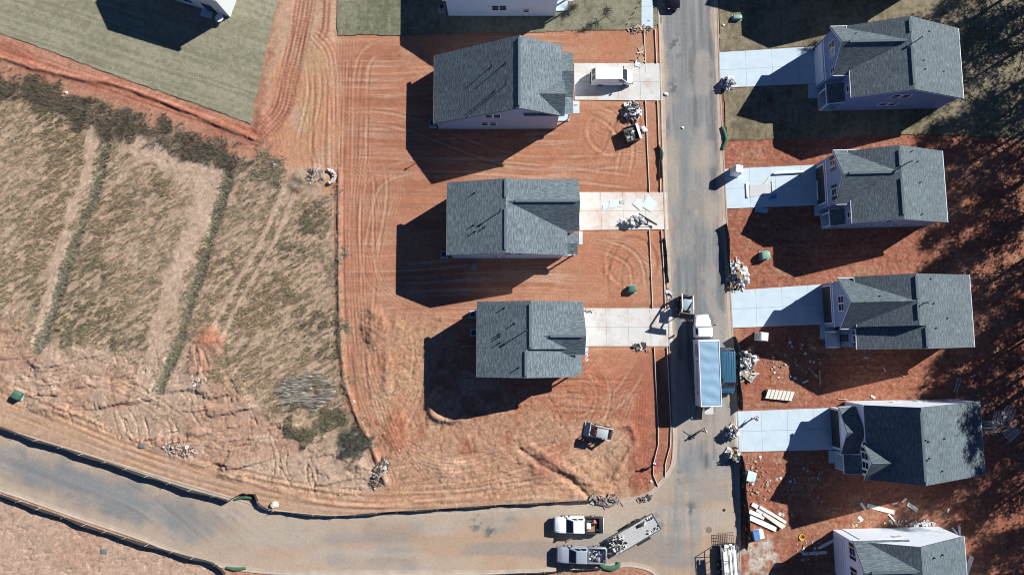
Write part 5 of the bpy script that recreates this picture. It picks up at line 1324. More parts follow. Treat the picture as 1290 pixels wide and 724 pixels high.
# --- debris heaps
def heap(label,px,py,rx,ry,h,n,cols,seed,lenr=(.25,1.1),bags=0,rz=0):
    p=P(px,py); rr=random.Random(seed); b=MB(Matrix.Translation((p.x,p.y,0)) @ Matrix.Rotation(R(rz),4,'Z'))
    b.cc=cols[0]
    for k in range(n):
        a=rr.uniform(0,2*PI); q=math.sqrt(rr.random()); x,y=rx*q*math.cos(a),ry*q*math.sin(a); z=h*(1-q*q)*(1-.75*rr.random()**2)+.04
        b.cc=rr.choice(cols); L=rr.uniform(*lenr); t=rr.uniform(0,PI); kk=rr.random()
        e=(x+L*math.cos(t)*.5,y+L*math.sin(t)*.5,max(.03,z+rr.uniform(-.3,.3)*L))
        if kk < .28:      # crumpled sheet or torn carton
            S=rr.uniform(.18,.42)*min(1.3,max(.5,lenr[1])); cs=rr.choice(cols+[(.42,.31,.2),(.55,.6,.66)]); b.cc=cs; q4=[]
            for iy in range(4):
                for ix in range(4): q4.append((x+S*((ix-1.5)*math.cos(t)-(iy-1.5)*math.sin(t))*.66,y+S*((ix-1.5)*math.sin(t)+(iy-1.5)*math.cos(t))*.66,max(.03,z+rr.uniform(-.16,.16)*min(1,h*2))))
            b.add(q4,[(i*4+j,i*4+j+1,i*4+j+5,i*4+j+4) for i in range(3) for j in range(3)])
        else: b.beam((x-L*math.cos(t)*.5,y-L*math.sin(t)*.5,max(.03,z)),e,rr.uniform(.03,.2)*(1 if kk<.8 else .4),rr.uniform(.02,.08))
    if h>.8:
        b.cc=cols[-1]; b.lump((0,0,h*.3),rx*.62,ry*.62,h*.55,seed,.2)
    for k in range(bags):
        a=rr.uniform(0,2*PI); q=math.sqrt(rr.random())*.8; x,y=rx*q*math.cos(a),ry*q*math.sin(a)
        b.cc=rr.choice(cols); b.lump((x,y,h*(1-q*q)*.8+.1),rr.uniform(.22,.42),rr.uniform(.2,.36),rr.uniform(.18,.32),seed*31+k)
    return tag(b.build('debris_heap',M_junk),label,'debris heap','building debris heaps',"stuff")
Wt=[(.70,.71,.73),(.5,.5,.5),(.60,.59,.56),(.36,.35,.33)]; Dk=[(.06,.06,.07),(.12,.11,.1)]; Br=[(.4,.3,.2),(.28,.2,.13)]
heap('heap of white wrappings and bags below the first left drive',797,141,1.2,1.5,1.15,55,Wt+Dk,1,bags=14)
heap('small pale pile of scraps right of the dark bin in the first yard',808,165,.55,.5,.5,16,Wt+Br,2,(.15,.5),4)
heap('ragged dark and white pile at the mouth of the first right drive',917,106,.8,.75,1.45,40,Wt+Dk+[(.3,.32,.35)],3,(.3,1.0),5)
heap('large white heap of torn wrapping beside the kerb above the third right drive',930,346,1.25,2.0,1.1,80,Wt+Wt+[(.6,.62,.68)]+Br,4,bags=26,rz=20)
heap('dark brown scraps below the large white heap',926,360,1.0,.7,.7,30,Dk+Br,5,(.3,1.2))
heap('dark and white rubbish in the shade left of the third right house',938,452,1.6,1.7,.95,60,Dk+Dk+Wt,6,(.2,1.0),10)
heap('white boards and scraps by the silt fence behind the blue van',939,470,1.0,1.4,.5,40,Wt+Br,7,(.3,1.8),4)
heap('tall black and white heap at the mouth of the fourth right drive',921,543,.75,1.0,1.6,60,Wt+Dk+Dk,8,(.2,.7),6)
heap('brown and white heap by the kerb below the fourth right drive',923,572,.75,.8,1.45,45,Wt+Br+Br+Dk,9,(.3,.9),5)
heap('scattered brown scraps on the red ground by the bottom right kerb',951,600,1.8,3.0,.1,70,Br+[(.33,.16,.1),(.45,.36,.28)],10,(.1,.4))
heap('bent grey posts and sheets torn down at the end of the stake fence',762,629,2.0,.7,.35,26,[(.2,.2,.22),(.1,.09,.09),(.3,.28,.27),(.36,.25,.18)],11,(.5,2.0))
heap('dark scraps by the street corner below the corner lot',813,628,.9,.4,.3,14,Dk+[(.3,.2,.14)],12,(.3,.8))
heap('dark wet roots and litter at the tip of the field',478,595,.9,2.2,.35,70,Dk+Dk+[(.3,.25,.2),(.5,.48,.45),(.2,.14,.1)],13,(.2,.9),0,-20)
heap('broken concrete and wood heaped above the grey street',222,563,2.8,1.0,.4,150,[(.46,.36,.29),(.38,.26,.19),(.14,.1,.08),(.55,.48,.42)],14,(.1,.5),0,-20)
heap('pale rubble pile on the field below the red spoil patch',252,481,1.3,1.1,.5,90,[(.5,.38,.3),(.2,.14,.11),(.55,.46,.4),(.38,.23,.16)],15,(.1,.5),0)
heap('pale broken rubble by the upper middle haul road',398,222,1.5,1.1,.5,70,[(.5,.46,.42),(.2,.18,.16),(.4,.33,.27),(.1,.09,.08)],16,(.1,.6),0)
heap('grey broken pipe pieces in weeds left of the haul road',346,207,.7,.4,.4,10,[(.42,.4,.37),(.2,.2,.19),(.3,.28,.25)],17,(.2,.6))
heap('litter of broken stakes in the corner of the first yard',806,72,.8,1.5,.1,14,[(.5,.38,.26),(.4,.24,.16),(.6,.55,.45)],18,(.3,1.2))
heap('litter of pale scraps at the top end of the red strip',806,38,1.6,.6,.25,28,Br+[(.45,.4,.32),(.1,.1,.09)],19,(.2,.9))
heap('dark fallen scraps and mud by the lower left drive mouth',806,437,1.0,.5,.25,20,Dk+[(.6,.55,.5),(.4,.25,.17)],20,(.3,1.4))
heap('white scraps strewn on the shaded ground left of the bottom house',1018,692,1.8,1.4,.12,26,Wt+Br,22,(.15,.6))
heap('white offcuts strewn above the bottom house',1125,659,6.0,.6,.06,46,Wt,23,(.08,.35))
heap('white offcuts piled by the white wall of the bottom house',1158,659,1.2,.3,.2,16,Wt,24,(.2,.7))
heap('litter of small scraps in the shade beside the third right house',1000,455,4.0,3.2,.05,60,[(.4,.36,.3),(.2,.15,.12),(.6,.6,.6)],25,(.08,.35))
heap('litter of small scraps in the shade beside the fourth right house',1010,600,4.2,3.0,.05,50,[(.4,.36,.3),(.2,.15,.12),(.6,.6,.6)],26,(.08,.35))
heap('litter of stones on the red yard of the fourth right house',975,640,2.6,3.4,.05,40,[(.45,.36,.28),(.4,.2,.13)],27,(.06,.25))
heap('small wrappings along the left kerb by the second left drive',843,372,.7,1.1,.2,20,Wt+Br,28,(.15,.6))
heap('pale scraps by the third left drive beside the house',742,391,.6,.25,.2,12,Wt+Br,29,(.15,.6))

# --- boards, sheets, bundles
def board(nm,label,cat,pts,w,t,m,z=.05,group=None):
    a=P(*pts[0]); c=P(*pts[1]); b=MB(); b.beam((a.x,a.y,z),(c.x,c.y,z+.02),w,t); return tag(b.build(nm,m),label,cat,group)
# slatted stack in the third right yard
p=P(980,497); r=thing('slatted_stack','white slatted stack lying on red ground below the third right house','stack',p,R(-6))
for k in range(7):
    b=MB(); x=-1.75+.5*k; b.hexa([(x,-.6,.05),(x+.42,-.6,.05),(x+.72,.6,.05),(x+.3,.6,.05)],[(x,-.6,.42),(x+.42,-.6,.42),(x+.72,.6,.42),(x+.3,.6,.42)]); b.build('slat',M_paleboard,r)
b=MB(); b.box(-1.7,1.9,-.5,.5,.0,.34); b.build('core',M_darkmetal,r)
G='flat sheets and boards on the second left drive'
M_foam=mat('pale_blue_sheet',(.56,.70,.76),.6,.05,1)
def sheet(label,px,m=M_foam,z=.045,g=G,t=.03):
    q=[P(*c) for c in px]; b=MB(); b.hexa([(c.x,c.y,z) for c in q],[(c.x,c.y,z+t+.01*i) for i,c in enumerate(q)]); tag(b.build('sheet',m),label,'sheet',g)
sheet('widest pale blue sheet near the street end of the second left drive',[(808,260),(820,267),(828,256),(816,246)][::-1])
sheet('pale blue sheet left of the widest one on the second left drive',[(797,257),(806,265),(812,259),(803,250)][::-1],z=.05)
sheet('long pale blue sheet in the middle of the second left drive',[(767,262),(784,260),(784,252),(768,253)])
sheet('small grey sheet on the corner of the long pale blue sheet',[(781,258),(787,256),(786,252),(780,253)],mat('grey_sheet',(.38,.42,.4),.7,.08,2),.1)
sheet('small pale blue sheet nearest the house on the second left drive',[(759,264),(766,263),(766,257),(760,258)])
b=heap('grey and white bags heaped on the second left drive',798,279,1.9,.75,.85,14,Wt+[(.25,.26,.25)],30,(.3,.8),16)
board('plank','long dark plank across the bags on the second left drive','plank',((804,270),(827,284)),.16,.08,M_darkmetal,.5,G); board('plank','short dark plank beside the long dark one on the second left drive','plank',((811,276),(826,284)),.14,.08,M_darkmetal,.45,G)
board('plank','pale plank along the lower edge of the second left drive','plank',((776,285),(822,285)),.18,.08,M_paleboard,.06,G)
G='boards lying on the second right drive'
board('plank','white plank lying upright across the second right drive','plank',((940.5,231),(941.5,249)),.28,.12,M_whiteboard,.12,G)
board('plank','long white plank along the upper edge of the second right drive','plank',((974,219),(1011,217)),.2,.3,M_whiteboard,.2,G)
board('plank','short slanting board on the second right drive','plank',((961,234),(969,223)),.1,.06,M_paleboard,.08,G)
board('plank','thin upright board in the middle of the second right drive','plank',((972,228),(973,243)),.1,.08,M_paleboard,.08,G)
sheet('dull grey sheet lying in the middle of the second right drive',[(944,248),(970,246),(971,232),(944,233)],mat('dull_grey_sheet',(.45,.46,.46),.7,.08,2),.045,G)
sheet('torn pale blue wrap at the shadow edge of the second right drive',[(967,252),(978,250),(978,244),(972,246)],M_bluepaint,.06,G)
sheet('crumpled blue sheet on the red ground below the second right drive',[(950,267),(966,269),(968,263),(952,260)],mat('dull_blue_sheet',(.3,.4,.5),.6,.1,2),.1,G)
board('beam','long beam leaning on the shaded garage front of the second right house','beam',((1029,217),(1030,252)),.22,.25,M_whiteboard,.2,G)
# long siding by the bottom right kerb
G='long white boards piled on the bottom right yard'
for k,(a,c,w,m) in enumerate((((947,634),(974,650),.5,M_whiteboard),((952,641),(988,662),.35,M_paleboard),((956,637),(989,657),.35,M_whiteboard),((944,651),(977,666),.6,M_whiteboard),((943,643),(962,651),.5,M_whiteboard),((960,646),(985,664),.3,M_paleboard))):
    board('siding_board',['uppermost thick white board of the kerbside pile','long pale board in the middle of the kerbside pile','white board ending furthest right in the kerbside pile','widest white board low in the kerbside pile','short white board at the left of the kerbside pile','narrow pale board crossing the kerbside pile'][k],'board',(a,c),w,.12,m,.12+.1*(k%3),G)
def wrapped(label,px,py,w,d,h,rz,m1,m2):
    p=P(px,py); r=thing('wrapped_pallet',label,'pallet',p,R(rz),'wrapped pallets by the right kerb')
    b=MB()
    for k in (-1,0,1): b.box(-w/2,w/2,k*d*.42-.05,k*d*.42+.05,0,.12)
    for k in range(5): b.box(-w/2+k*w/4.6,-w/2+k*w/4.6+.14,-d/2,d/2,.12,.15)
    b.build('pallet',M_wood,r); b=MB(); b.box(-w/2,w/2,-d/2,d/2,.15,h); b.build('load',m1,r,bevel=.05)
    b=MB(); b.hexa([(-w/2-.02,-d/2-.02,h*.6),(w*.1,-d/2-.02,h*.6),(w*.1,d/2+.02,h*.6),(-w/2-.02,d/2+.02,h*.6)],[(-w/2-.02,-d/2-.02,h+.02),(w*.02,-d/2-.02,h+.02),(w*.12,d/2+.02,h+.02),(-w/2-.02,d/2+.02,h+.02)]); b.build('wrap',m2,r)
wrapped('pale blue wrapped pallet behind the bottom right silt fence',943,598,1.1,1.2,1.2,-14,mat('ice_blue_wrap',(.45,.60,.75),.4,.1,3),mat('pale_wrap',(.55,.68,.78),.4,.1,2))
wrapped('blue and white pallet below the white boards at bottom right',953,671,1.3,1.1,.9,12,M_whiteboard,M_bluepaint)
# dark bin in the first yard
p=P(794,171); r=thing('refuse_bin','black open bin with white lip in the first left yard','bin',p,R(17))
b=MB(); w=.95;d=1.0;hh=1.15
b.box(-w,w,-d,-d+.06,0,hh); b.box(-w,w,d-.06,d,0,hh); b.box(-w,-w+.06,-d+.06,d-.06,0,hh); b.box(w-.06,w,-d+.06,d-.06,0,hh); b.box(-w+.06,w-.06,-d+.06,d-.06,0,.08); b.build('bin_shell',M_darkmetal,r)
b=MB(); b.box(w-.14,w+.18,-d-.03,d+.03,hh+.004,hh+.07); b.build('lip',M_whiteboard,r)
b=MB(); rr=random.Random(8)
for k in range(26):
    b.cc=rr.choice([(.1,.1,.1),(.3,.28,.26),(.05,.05,.05),(.5,.48,.45)]); x,y=rr.uniform(-.65,.65),rr.uniform(-.7,.7); a=rr.uniform(0,3.1); b.beam((x-.2*math.cos(a),y-.2*math.sin(a),rr.uniform(.8,1.05)),(x+.25*math.cos(a),y+.25*math.sin(a),rr.uniform(.85,1.1)),rr.uniform(.05,.3),.05)
b.cc=(.08,.08,.08); b.box(-.85,.85,-.9,.9,.1,.86); b.build('rubbish',M_junk,r)
# scattered loose boards round the lower right houses
G='loose boards strewn about the lower right lots'
for k,(a,c,w,m) in enumerate((((1092,636),(1127,645),.55,M_paleboard),((1143,634),(1155,642),.5,M_whiteboard),((1119,647),(1127,656),.2,M_whiteboard),((1081,650),(1086,655),.4,M_whiteboard),((1136,632),(1141,627),.25,M_paleboard),((1123,634),(1130,633),.2,M_paleboard),((1195,640),(1193,645),.2,M_whiteboard),((1199,664),(1206,672),.2,M_whiteboard),((1208,662),(1209,674),.25,M_whiteboard),((1217,722),(1224,700),.55,M_paleboard),((1031,690),(1057,676),.35,M_whiteboard),((1012,697),(1041,695),.35,M_whiteboard),((1009,694),(1013,698),.3,M_whiteboard),((1018,463),(1031,477),.12,M_wood),((1032,466),(1033,484),.18,M_wood),((1055,502),(1068,503),.1,M_wood),((1097,498),(1102,501),.25,M_whiteboard),((1113,463),(1115,468),.1,M_whiteboard),((1133,471),(1139,474),.1,M_wood),((1088,450),(1094,450.5),.12,M_paleboard),((1011,482),(1018,479),.2,M_whiteboard),((1084,633),(1090,641),.3,M_whiteboard))):
    board('scrap_board',['long weathered board pointing to the dormer house lower wall','white trapezoid board at the edge of tree shade','narrow white strip below the long weathered board','small white board corner near the lower left of the strewn boards','pale board tip in the shadow above the strewn boards','short pale strip in house shadow above the strewn boards','tiny white board alone in tree shade above the bottom house','left one of two white strips at the end of the white wall','right one of two white strips at the end of the white wall','pale leaning board right of the bottom house','bluish board in shade left of the bottom house, upper one','bluish board in shade left of the bottom house, lower one','white board end at the shade edge left of the bottom house','thin slanting stick in shade below the third right house','thin upright stick in shade below the third right house','thin tan strip on the sunlit red ground above the dormer house','white scrap on the sunlit red ground above the dormer house','tiny upright white strip in shade below the third right house','thin stick in shade right of the upright strip','tiny pale strip below the porch of the third right house','white scrap among litter below the third right drive','white scrap left of the long weathered board'][k],'board',(a,c),w,.07,m,.06,G)
# stick bundles in the tree shade
G='pale stick bundles in the shade behind the dormer house'
for k,(x,y,a,n) in enumerate(((1256,527,80,9),(1247,536,0,9),(1272,544,40,10),(1268,520,60,8))):
    p=P(x,y); b=MB(Matrix.Translation(p) @ Matrix.Rotation(R(a),4,'Z')); rr=random.Random(k)
    for q in range(n): b.beam((-1.0+rr.uniform(-.2,.2),-.9+1.8*q/n,.1+.05*(q%3)),(1.0+rr.uniform(-.2,.2),-.8+1.5*q/n,.15+.1*(q%2)),.07,.06)
    tag(b.build('stick_bundle',M_paleboard),['upper middle stick bundle fanned in tree shade','left stick bundle pointing at the dormer house','lower right stick bundle in tree shade','upper right stick bundle in tree shade'][k],'sticks',G)
p=P(1206,485); b=MB(Matrix.Translation((p.x,p.y,.06)) @ Matrix.Rotation(R(70),4,'Z'))
for y in (-.2,.2): b.beam((-1.0,y,0),(1.0,y,0),.06,.06)
for k in range(6): b.beam((-.85+.34*k,-.2,0),(-.85+.34*k,.2,0),.05,.05)
tag(b.build('ladder',M_paleboard),'pale ladder lying in tree shade behind the third right house','ladder')
p=P(1010,676); b=MB()
for q in range(3): b.tube([(p.x+(.28+.05*q)*math.cos(2*PI*k/16),p.y+(.28+.05*q)*math.sin(2*PI*k/16),.05+.04*q) for k in range(17)],.03,6)
tag(b.build('hose_coil',M_yellow),'yellow hose coil on the red ground left of the bottom house','hose')
# rocks and small single things
for lab,px,py,s,m in (('large white rock above the bottom street by the bulging fence',346,635,.55,M_paleboard),('white scrap in the brush strip at far left',84,117,.22,M_whiteboard),('small pale rock on the upper right lawn',911,32,.2,M_paleboard),('white block at the left kerb below the first left drive',839,119,.3,M_whiteboard),('pale block on the street below the first left drive',860,161,.2,M_paleboard),('white scrap on the lip between field and graded lot',446,505,.16,M_whiteboard),('white bucket near the bending person',820,606,.18,M_whiteboard)):
    p=P(px,py); z=float(ground_z(p.x,p.y)); z=max(z,-.02)
    tag(MB().lump((p.x,p.y,z+s*.35),s,s*.85,s*.55,px,.15).build('rock' if 'rock' in lab else 'block' if 'block' in lab else 'bucket' if 'bucket' in lab else 'scrap',m),lab,'rock' if 'rock' in lab else 'block' if 'block' in lab else 'bucket' if 'bucket' in lab else 'scrap')
p=P(416,223); b=MB()
b.cc=(.6,.58,.55)
for k in range(7):
    a=-1.2+.42*k; b.cc=random.choice([(.52,.49,.46),(.4,.36,.32)]); b.lump((p.x+.2+1.0*math.cos(a)-.6,p.y+.9*math.sin(a),.2),.32,.28,.24,k)
tag(b.build('stone_ring',M_junk),'curved row of pale stones beside the rubble at the haul road','stones')
# pole wire at the top: thin white stake row
for k in range(5):
    p=P(808-4.2*k,2+7*k); tag(MB(Matrix.Translation(p)).box(-.04,.04,-.04,.04,-.1,.35).build('marker_stake',M_white),'small white marker stake in the slanting row on the top lawn','stake','slanting row of marker stakes on the top lawn')
# ------------------------------------------------------------------ vegetation
M_bark=mat('bark',(.09,.07,.055),.9,.3,4,0,.02); M_leaf=mat_vc('dry_foliage',.9,((2,.2),(8,.2)),0); M_tuft=mat_vc('dry_blades',.95,((.6,.15),(5,.2)),0)
def blades(name, pts, cols, hmin, hmax, nb, spread, width, kind_label, cat, wind=(.0,.0), zfun=None):
    n=len(pts); co=[]; cc=[]
    x=pts[:,0]; y=pts[:,1]; z=ground_z(x,y)
    V=np.zeros((n,nb,3,3)); C_=np.zeros((n,nb,3,3))
    hh=rng.uniform(hmin,hmax,(n,1))*rng.uniform(.6,1.1,(n,nb)); a=rng.uniform(0,2*PI,(n,nb)); l=rng.uniform(.2,1,(n,nb))*spread*hh
    bx=x[:,None]+rng.normal(0,width*1.6,(n,nb)); by=y[:,None]+rng.normal(0,width*1.6,(n,nb))
    wa=a+PI/2; w=width*rng.uniform(.5,1.2,(n,nb))
    V[:,:,0]=np.stack([bx-w*np.cos(wa),by-w*np.sin(wa),np.broadcast_to(z[:,None]-.03,bx.shape)],-1)
    V[:,:,1]=np.stack([bx+w*np.cos(wa),by+w*np.sin(wa),np.broadcast_to(z[:,None]-.03,bx.shape)],-1)
    V[:,:,2]=np.stack([bx+l*np.cos(a)+wind[0]*hh,by+l*np.sin(a)+wind[1]*hh,z[:,None]+hh],-1)
    k=rng.uniform(.75,1.25,(n,nb,1)); 
    for j in range(3): C_[:,:,j]=cols[:,None,:]*k
    v=V.reshape(-1,3); c=np.concatenate([C_.reshape(-1,3),np.ones((len(v),1))],1)
    me=bpy.data.meshes.new(name); me.vertices.add(len(v)); me.vertices.foreach_set('co',v.astype(np.float32).ravel())
    nf=n*nb; me.loops.add(nf*3); me.loops.foreach_set('vertex_index',np.arange(nf*3,dtype=np.int32)); me.polygons.add(nf)
    me.polygons.foreach_set('loop_start',np.arange(0,nf*3,3,dtype=np.int32)); me.polygons.foreach_set('loop_total',np.full(nf,3,dtype=np.int32)); me.update(calc_edges=True)
    ca=me.color_attributes.new('Col','FLOAT_COLOR','POINT'); ca.data.foreach_set('color',np.clip(c,0,1).astype(np.float32).ravel())
    me.materials.append(M_tuft); o=bpy.data.objects.new(name,me); COL.objects.link(o); return tag(o,kind_label,cat,None,'stuff')
def sample(mask, n):
    w=(mask*core)[:-1,:-1].ravel(); ar=np.outer(np.diff(gy),np.diff(gx)).ravel(); w=w*ar; i=rng.choice(len(w),n,p=w/w.sum()); j,k=np.divmod(i,NX-1)
    return np.stack([gx[k]+rng.uniform(0,1,n)*.135,gy[j]+rng.uniform(0,1,n)*.135],-1)
inframe=(np.abs(X)<74)
brushm=region([(-100,80),(0,94),(30,100),(70,114),(120,132),(175,146),(230,166),(310,194),(316,204),(300,208),(255,198),(205,188),(150,174),(110,156),(60,136),(0,120),(-100,110)],1.0,1.9)
cl=fbm(X*.30,Y*.30,131,3); wr=tuft_streak; sparse=sm(.36,.58,fbm(X*.12+7,Y*.12+3,137,3))
dm=fld*(1-bare)*np.clip(sm(.42,.58,wr)*(.3+.7*sm(.35,.6,cl))*(.12+.88*sparse)+.02,0,1)*(1-brushm)*(1-spoil)*(1-np.clip(dit*.5,0,1))
dm=dm+tanlow*sm(.63,.72,fbm(X*.5,Y*.5,135,3))*.12*(1-shoulder)
pt=sample(dm,32000)
def pick(n,pal,wts):
    i=rng.choice(len(pal),n,p=np.array(wts)/sum(wts)); return np.array(pal)[i]*rng.uniform(.8,1.2,(n,1))
_i=np.clip(np.searchsorted(gx,pt[:,0])-1,0,NX-2); _j=np.clip(np.searchsorted(gy,pt[:,1])-1,0,NY-2); olive=sm(.47,.62,fbm(X*.16+30,Y*.16,138,3))[_j,_i][:,None]
blades('dry_grass',pt,(1-.36*olive*np.array([[1.0,.78,.85]]))*pick(len(pt),[(.38,.285,.185),(.305,.23,.145),(.23,.18,.112),(.16,.138,.085),(.47,.37,.255)],[4,4,4,3,2]),.12,.34,6,1.0,.026,'tufts of dry tan grass all over the field','dry grass',(-.5,-.32))
wm=dit*sm(.3,.6,n_fin+.2)+ region([(380,240),(430,235),(432,300),(430,420),(405,300)],.8,2)*sm(.55,.7,cl)*.5 + region([(320,185),(356,200),(352,240),(320,225)],.6,1)*.5
pt=sample(wm,4200); blades('ditch_weeds',pt,pick(len(pt),[(.21,.21,.145),(.27,.255,.185),(.16,.16,.12),(.34,.29,.21)],[4,3,2,3]),.15,.36,6,.9,.035,'greenish weeds growing in the field ditches','weeds',(-.2,-.1))
pt=sample(brushm*(.16+.84*sm(.38,.6,fbm(X*.6,Y*.6,141,4))),9500); blades('brush',pt,pick(len(pt),[(.125,.1,.08),(.165,.132,.1),(.085,.07,.056),(.155,.15,.095),(.28,.225,.165)],[5,4,3,3,3]),.18,.6,9,1.1,.02,'dark tangled brush strip between field and red path','brush',(-.15,-.1))
gm=region([(352,478),(395,468),(425,480),(428,505),(395,515),(360,512)],.6,1.2)
pt=sample(gm*sm(.35,.6,fbm(X*.5,Y*.9,152,3)),520); blades('silver_grass',pt,pick(len(pt),[(.38,.35,.295),(.29,.265,.215),(.2,.185,.135),(.46,.43,.38)],[4,3,3,2]),.45,.9,7,.6,.035,'silvery flattened grass patch at the lower right of the field','grass',(-.8,.15))
gm=region([(425,540),(450,537),(468,552),(458,572),(434,575),(424,558)],.5,1.0); pt=sample(gm*sm(.3,.6,fbm(X*.7,Y*.7,151,3)),330); blades('dark_bush',pt,pick(len(pt),[(.075,.075,.062),(.12,.115,.09),(.17,.165,.13),(.36,.36,.34)],[4,4,2,1]),.45,1.0,9,.8,.03,'dark bush with silvery top at the tip of the field','bush',(-.2,-.1))
gm=region([(365,520),(430,512),(450,530),(420,545),(380,560),(362,545)],.6,2)*sm(.5,.62,cl); pt=sample(gm,700); blades('scrub',pt,pick(len(pt),[(.19,.17,.115),(.27,.23,.155),(.12,.11,.08)],[3,3,2]),.25,.6,7,.7,.055,'low olive scrub between silvery grass and dark bush','scrub',(-.2,-.1))

# limbs, twigs and a sparse crown
def tree_meshes(seed, H, crown_r, crown_z0, nl, ntw, leafcol, leafy, trunk_r, leafsize):
    rr=random.Random(seed); tb=MB(); cb=MB(); cb.cc=leafcol[0]
    lean=(rr.uniform(-.04,.04),rr.uniform(-.04,.04))
    tb.tube([(lean[0]*H*t+.15*math.sin(t*5+seed)*t,lean[1]*H*t,H*t-.1*(t==0)) for t in (0,.15,.35,.55,.75,.92,1.0)],[trunk_r*1.3,trunk_r,trunk_r*.85,trunk_r*.65,trunk_r*.42,trunk_r*.2,.02],8)
    for k in range(nl):
        t=crown_z0/H+(1-crown_z0/H)*(k+rr.random())/nl; a=rr.uniform(0,2*PI); z=H*t*.98; L=crown_r*(1.05-.75*((t-crown_z0/H)/(1-crown_z0/H))**1.5)*rr.uniform(.55,1.1)
        up=rr.uniform(.1,.6); p0=Vector((lean[0]*z,lean[1]*z,z)); d=Vector((math.cos(a),math.sin(a),up)).normalized(); r0=trunk_r*.32*(1.1-t)
        pts=[p0]; 
        for q in range(1,5): pts.append(p0+d*L*q/4+Vector((rr.uniform(-.2,.2),rr.uniform(-.2,.2),rr.uniform(-.1,.2)))*q/3)
        tb.tube(pts,[r0+.02,r0*.8+.015,r0*.55+.012,r0*.35+.01,.01],5,False)
        for q in range(ntw):
            s=rr.uniform(.25,1.02); i=min(3,int(s*4)); base=pts[i].lerp(pts[i+1],min(1,s*4-i)); da=Vector((rr.gauss(0,1),rr.gauss(0,1),rr.gauss(.25,.7))).normalized(); tl=rr.uniform(.4,1.3)
            e=base+da*tl; tb.tube([base,base.lerp(e,.5)+Vector((0,0,rr.uniform(-.1,.1))),e],[.022,.015,.006],3,False)
            for w in range(leafy):
                c=base.lerp(e,rr.uniform(.3,1.1))+Vector((rr.gauss(0,.22),rr.gauss(0,.22),rr.gauss(0,.2))); u=Vector((rr.gauss(0,1),rr.gauss(0,1),rr.gauss(0,.8))).normalized(); v=u.cross(Vector((rr.gauss(0,1),rr.gauss(0,1),rr.gauss(0,1)))).normalized(); s1=leafsize*rr.uniform(.6,1.4)
                cb.cc=tuple(x*rr.uniform(.7,1.3) for x in rr.choice(leafcol)); cb.add([c-u*s1,c+v*s1*.55,c+u*s1,c-v*s1*.55],[(0,1,2,3)])
    return tb,cb
G='trees standing beyond the right edge'
lc=[(.05,.062,.03),(.07,.075,.035),(.04,.05,.028)]
protos=[]
for s,(H,cr,cz) in enumerate(((21,3.7,7),(19,3.5,6.5),(24,4.0,8))):
    tb,cb=tree_meshes(40+s,H,cr,cz,46,14,lc,6,.28,.15)
    r=thing('tree','tall thin pine beyond the right edge that shades the back yards','tree',(0,0,0),0,G); tb.build('trunk',M_bark,r,smooth=True); cb.build('crown',M_leaf,r); protos.append(r)
spots=[(73.5,44),(73,37),(72.5,30)]+[(72.4-.03*(40-y)*(y<40)*.6,y) for y in (50,24,18.5,12.5,7,1.5,-4,-9.5,-15,-21)]+[(77.5+(k%2)*1.6,56-5.6*k) for k in range(15)]+[(83.5+(k%3),53-6.5*k) for k in range(12)]+[(73.5,4.5),(74,-1),(74.5,-6)]
rr=random.Random(2)
for k,(x,y) in enumerate(spots):
    o=protos[k] if k<3 else copy_tree(protos[k%3])
    o.location=(x+rr.uniform(-.5,.8),y+rr.uniform(-1,1),-.05); o.rotation_euler=(0,0,rr.uniform(0,6.28)); Hl=4.2+(o.location.x-58)/1.26-.6
    if -7<y<7 and x<80: Hl+=4.6
    s=Hl/(21,19,24)[k%3]*rr.uniform(.9,1.02); o.scale=(s**.6,s**.6,s)
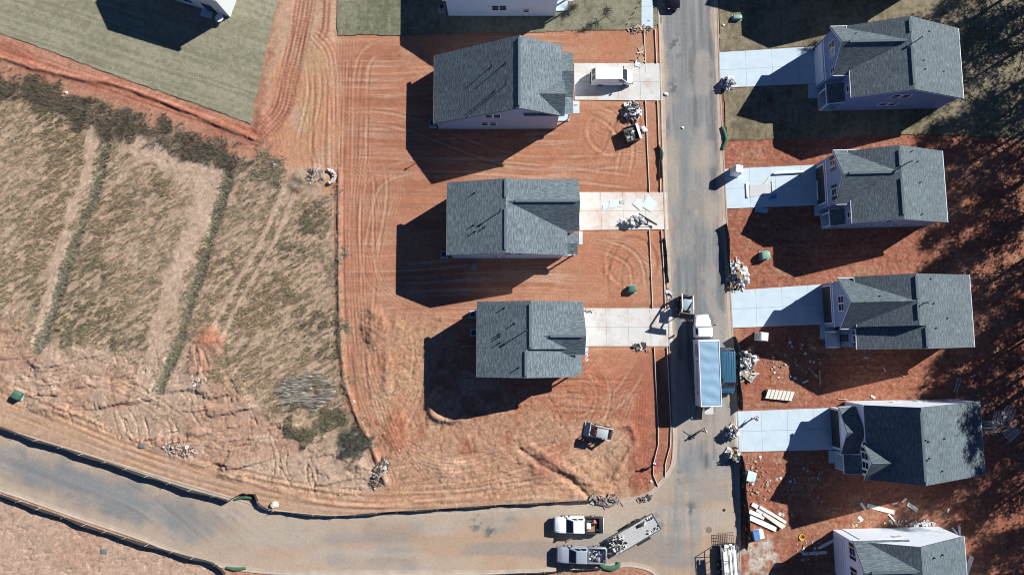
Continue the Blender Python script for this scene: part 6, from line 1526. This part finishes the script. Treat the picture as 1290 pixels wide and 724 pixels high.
def sapling(label,px,py,H,seed,cat='sapling',name='sapling',cr=.8):
    tb,cb=tree_meshes(seed,H,cr,H*.2,16,7,[(.16,.13,.09)],0,.035,.05); p=P(px,py); r=thing(name,label,cat,(p.x,p.y,.02)); tb.build('stem',M_bark,r); return r
sapling('bare sapling casting a thin shadow on the top lawn',762,22,2.6,61); sapling('small pale bare shrub in the shade of the upper right lawn',968,128,1.0,62,'shrub','shrub',.75); sapling('dark shrub by the porch of the house at the top edge',720,12,.9,63,'shrub','shrub',.7); sapling('dark shrub at the upper corner of the first right drive',1024,59,.9,64,'shrub','shrub',.7)

# ------------------------------------------------------------------ light, sky, camera
SUN_AZ=32.0; SUN_EL=33.7
d=Vector((math.cos(R(SUN_AZ))*math.cos(R(SUN_EL)),math.sin(R(SUN_AZ))*math.cos(R(SUN_EL)),math.sin(R(SUN_EL))))
sl=bpy.data.lights.new('sun','SUN'); sl.energy=5.0; sl.angle=R(.5); sl.color=(1,.975,.935)
so=bpy.data.objects.new('sun',sl); COL.objects.link(so); so.rotation_euler=d.to_track_quat('Z','Y').to_euler(); so.location=d*120
wd=bpy.data.worlds.new('World'); scene.world=wd; wd.use_nodes=True; nt=wd.node_tree
sky=nt.nodes.new('ShaderNodeTexSky'); sky.sky_type='NISHITA'; sky.sun_disc=False; sky.sun_elevation=R(SUN_EL); sky.sun_rotation=R(90-SUN_AZ); sky.altitude=300; sky.altitude=2200; sky.air_density=.6; sky.dust_density=.0; sky.ozone_density=8
bg=nt.nodes['Background']; bg.inputs['Strength'].default_value=.066; nt.links.new(sky.outputs['Color'],bg.inputs['Color'])
cd=bpy.data.cameras.new('camera'); cd.sensor_width=36; cd.lens=36*F/1290; cd.clip_end=6000; cd.clip_start=.5
co=bpy.data.objects.new('camera',cd); COL.objects.link(co); co.location=(0,0,CH); co.rotation_euler=(TH,0,0); scene.camera=co
scene.view_settings.view_transform='Standard'; scene.view_settings.look='None'; scene.view_settings.exposure=.72; scene.view_settings.gamma=1
scene.render.engine='CYCLES'
scene.cycles.filter_width=1.05
scene.render.resolution_x=1024; scene.render.resolution_y=574
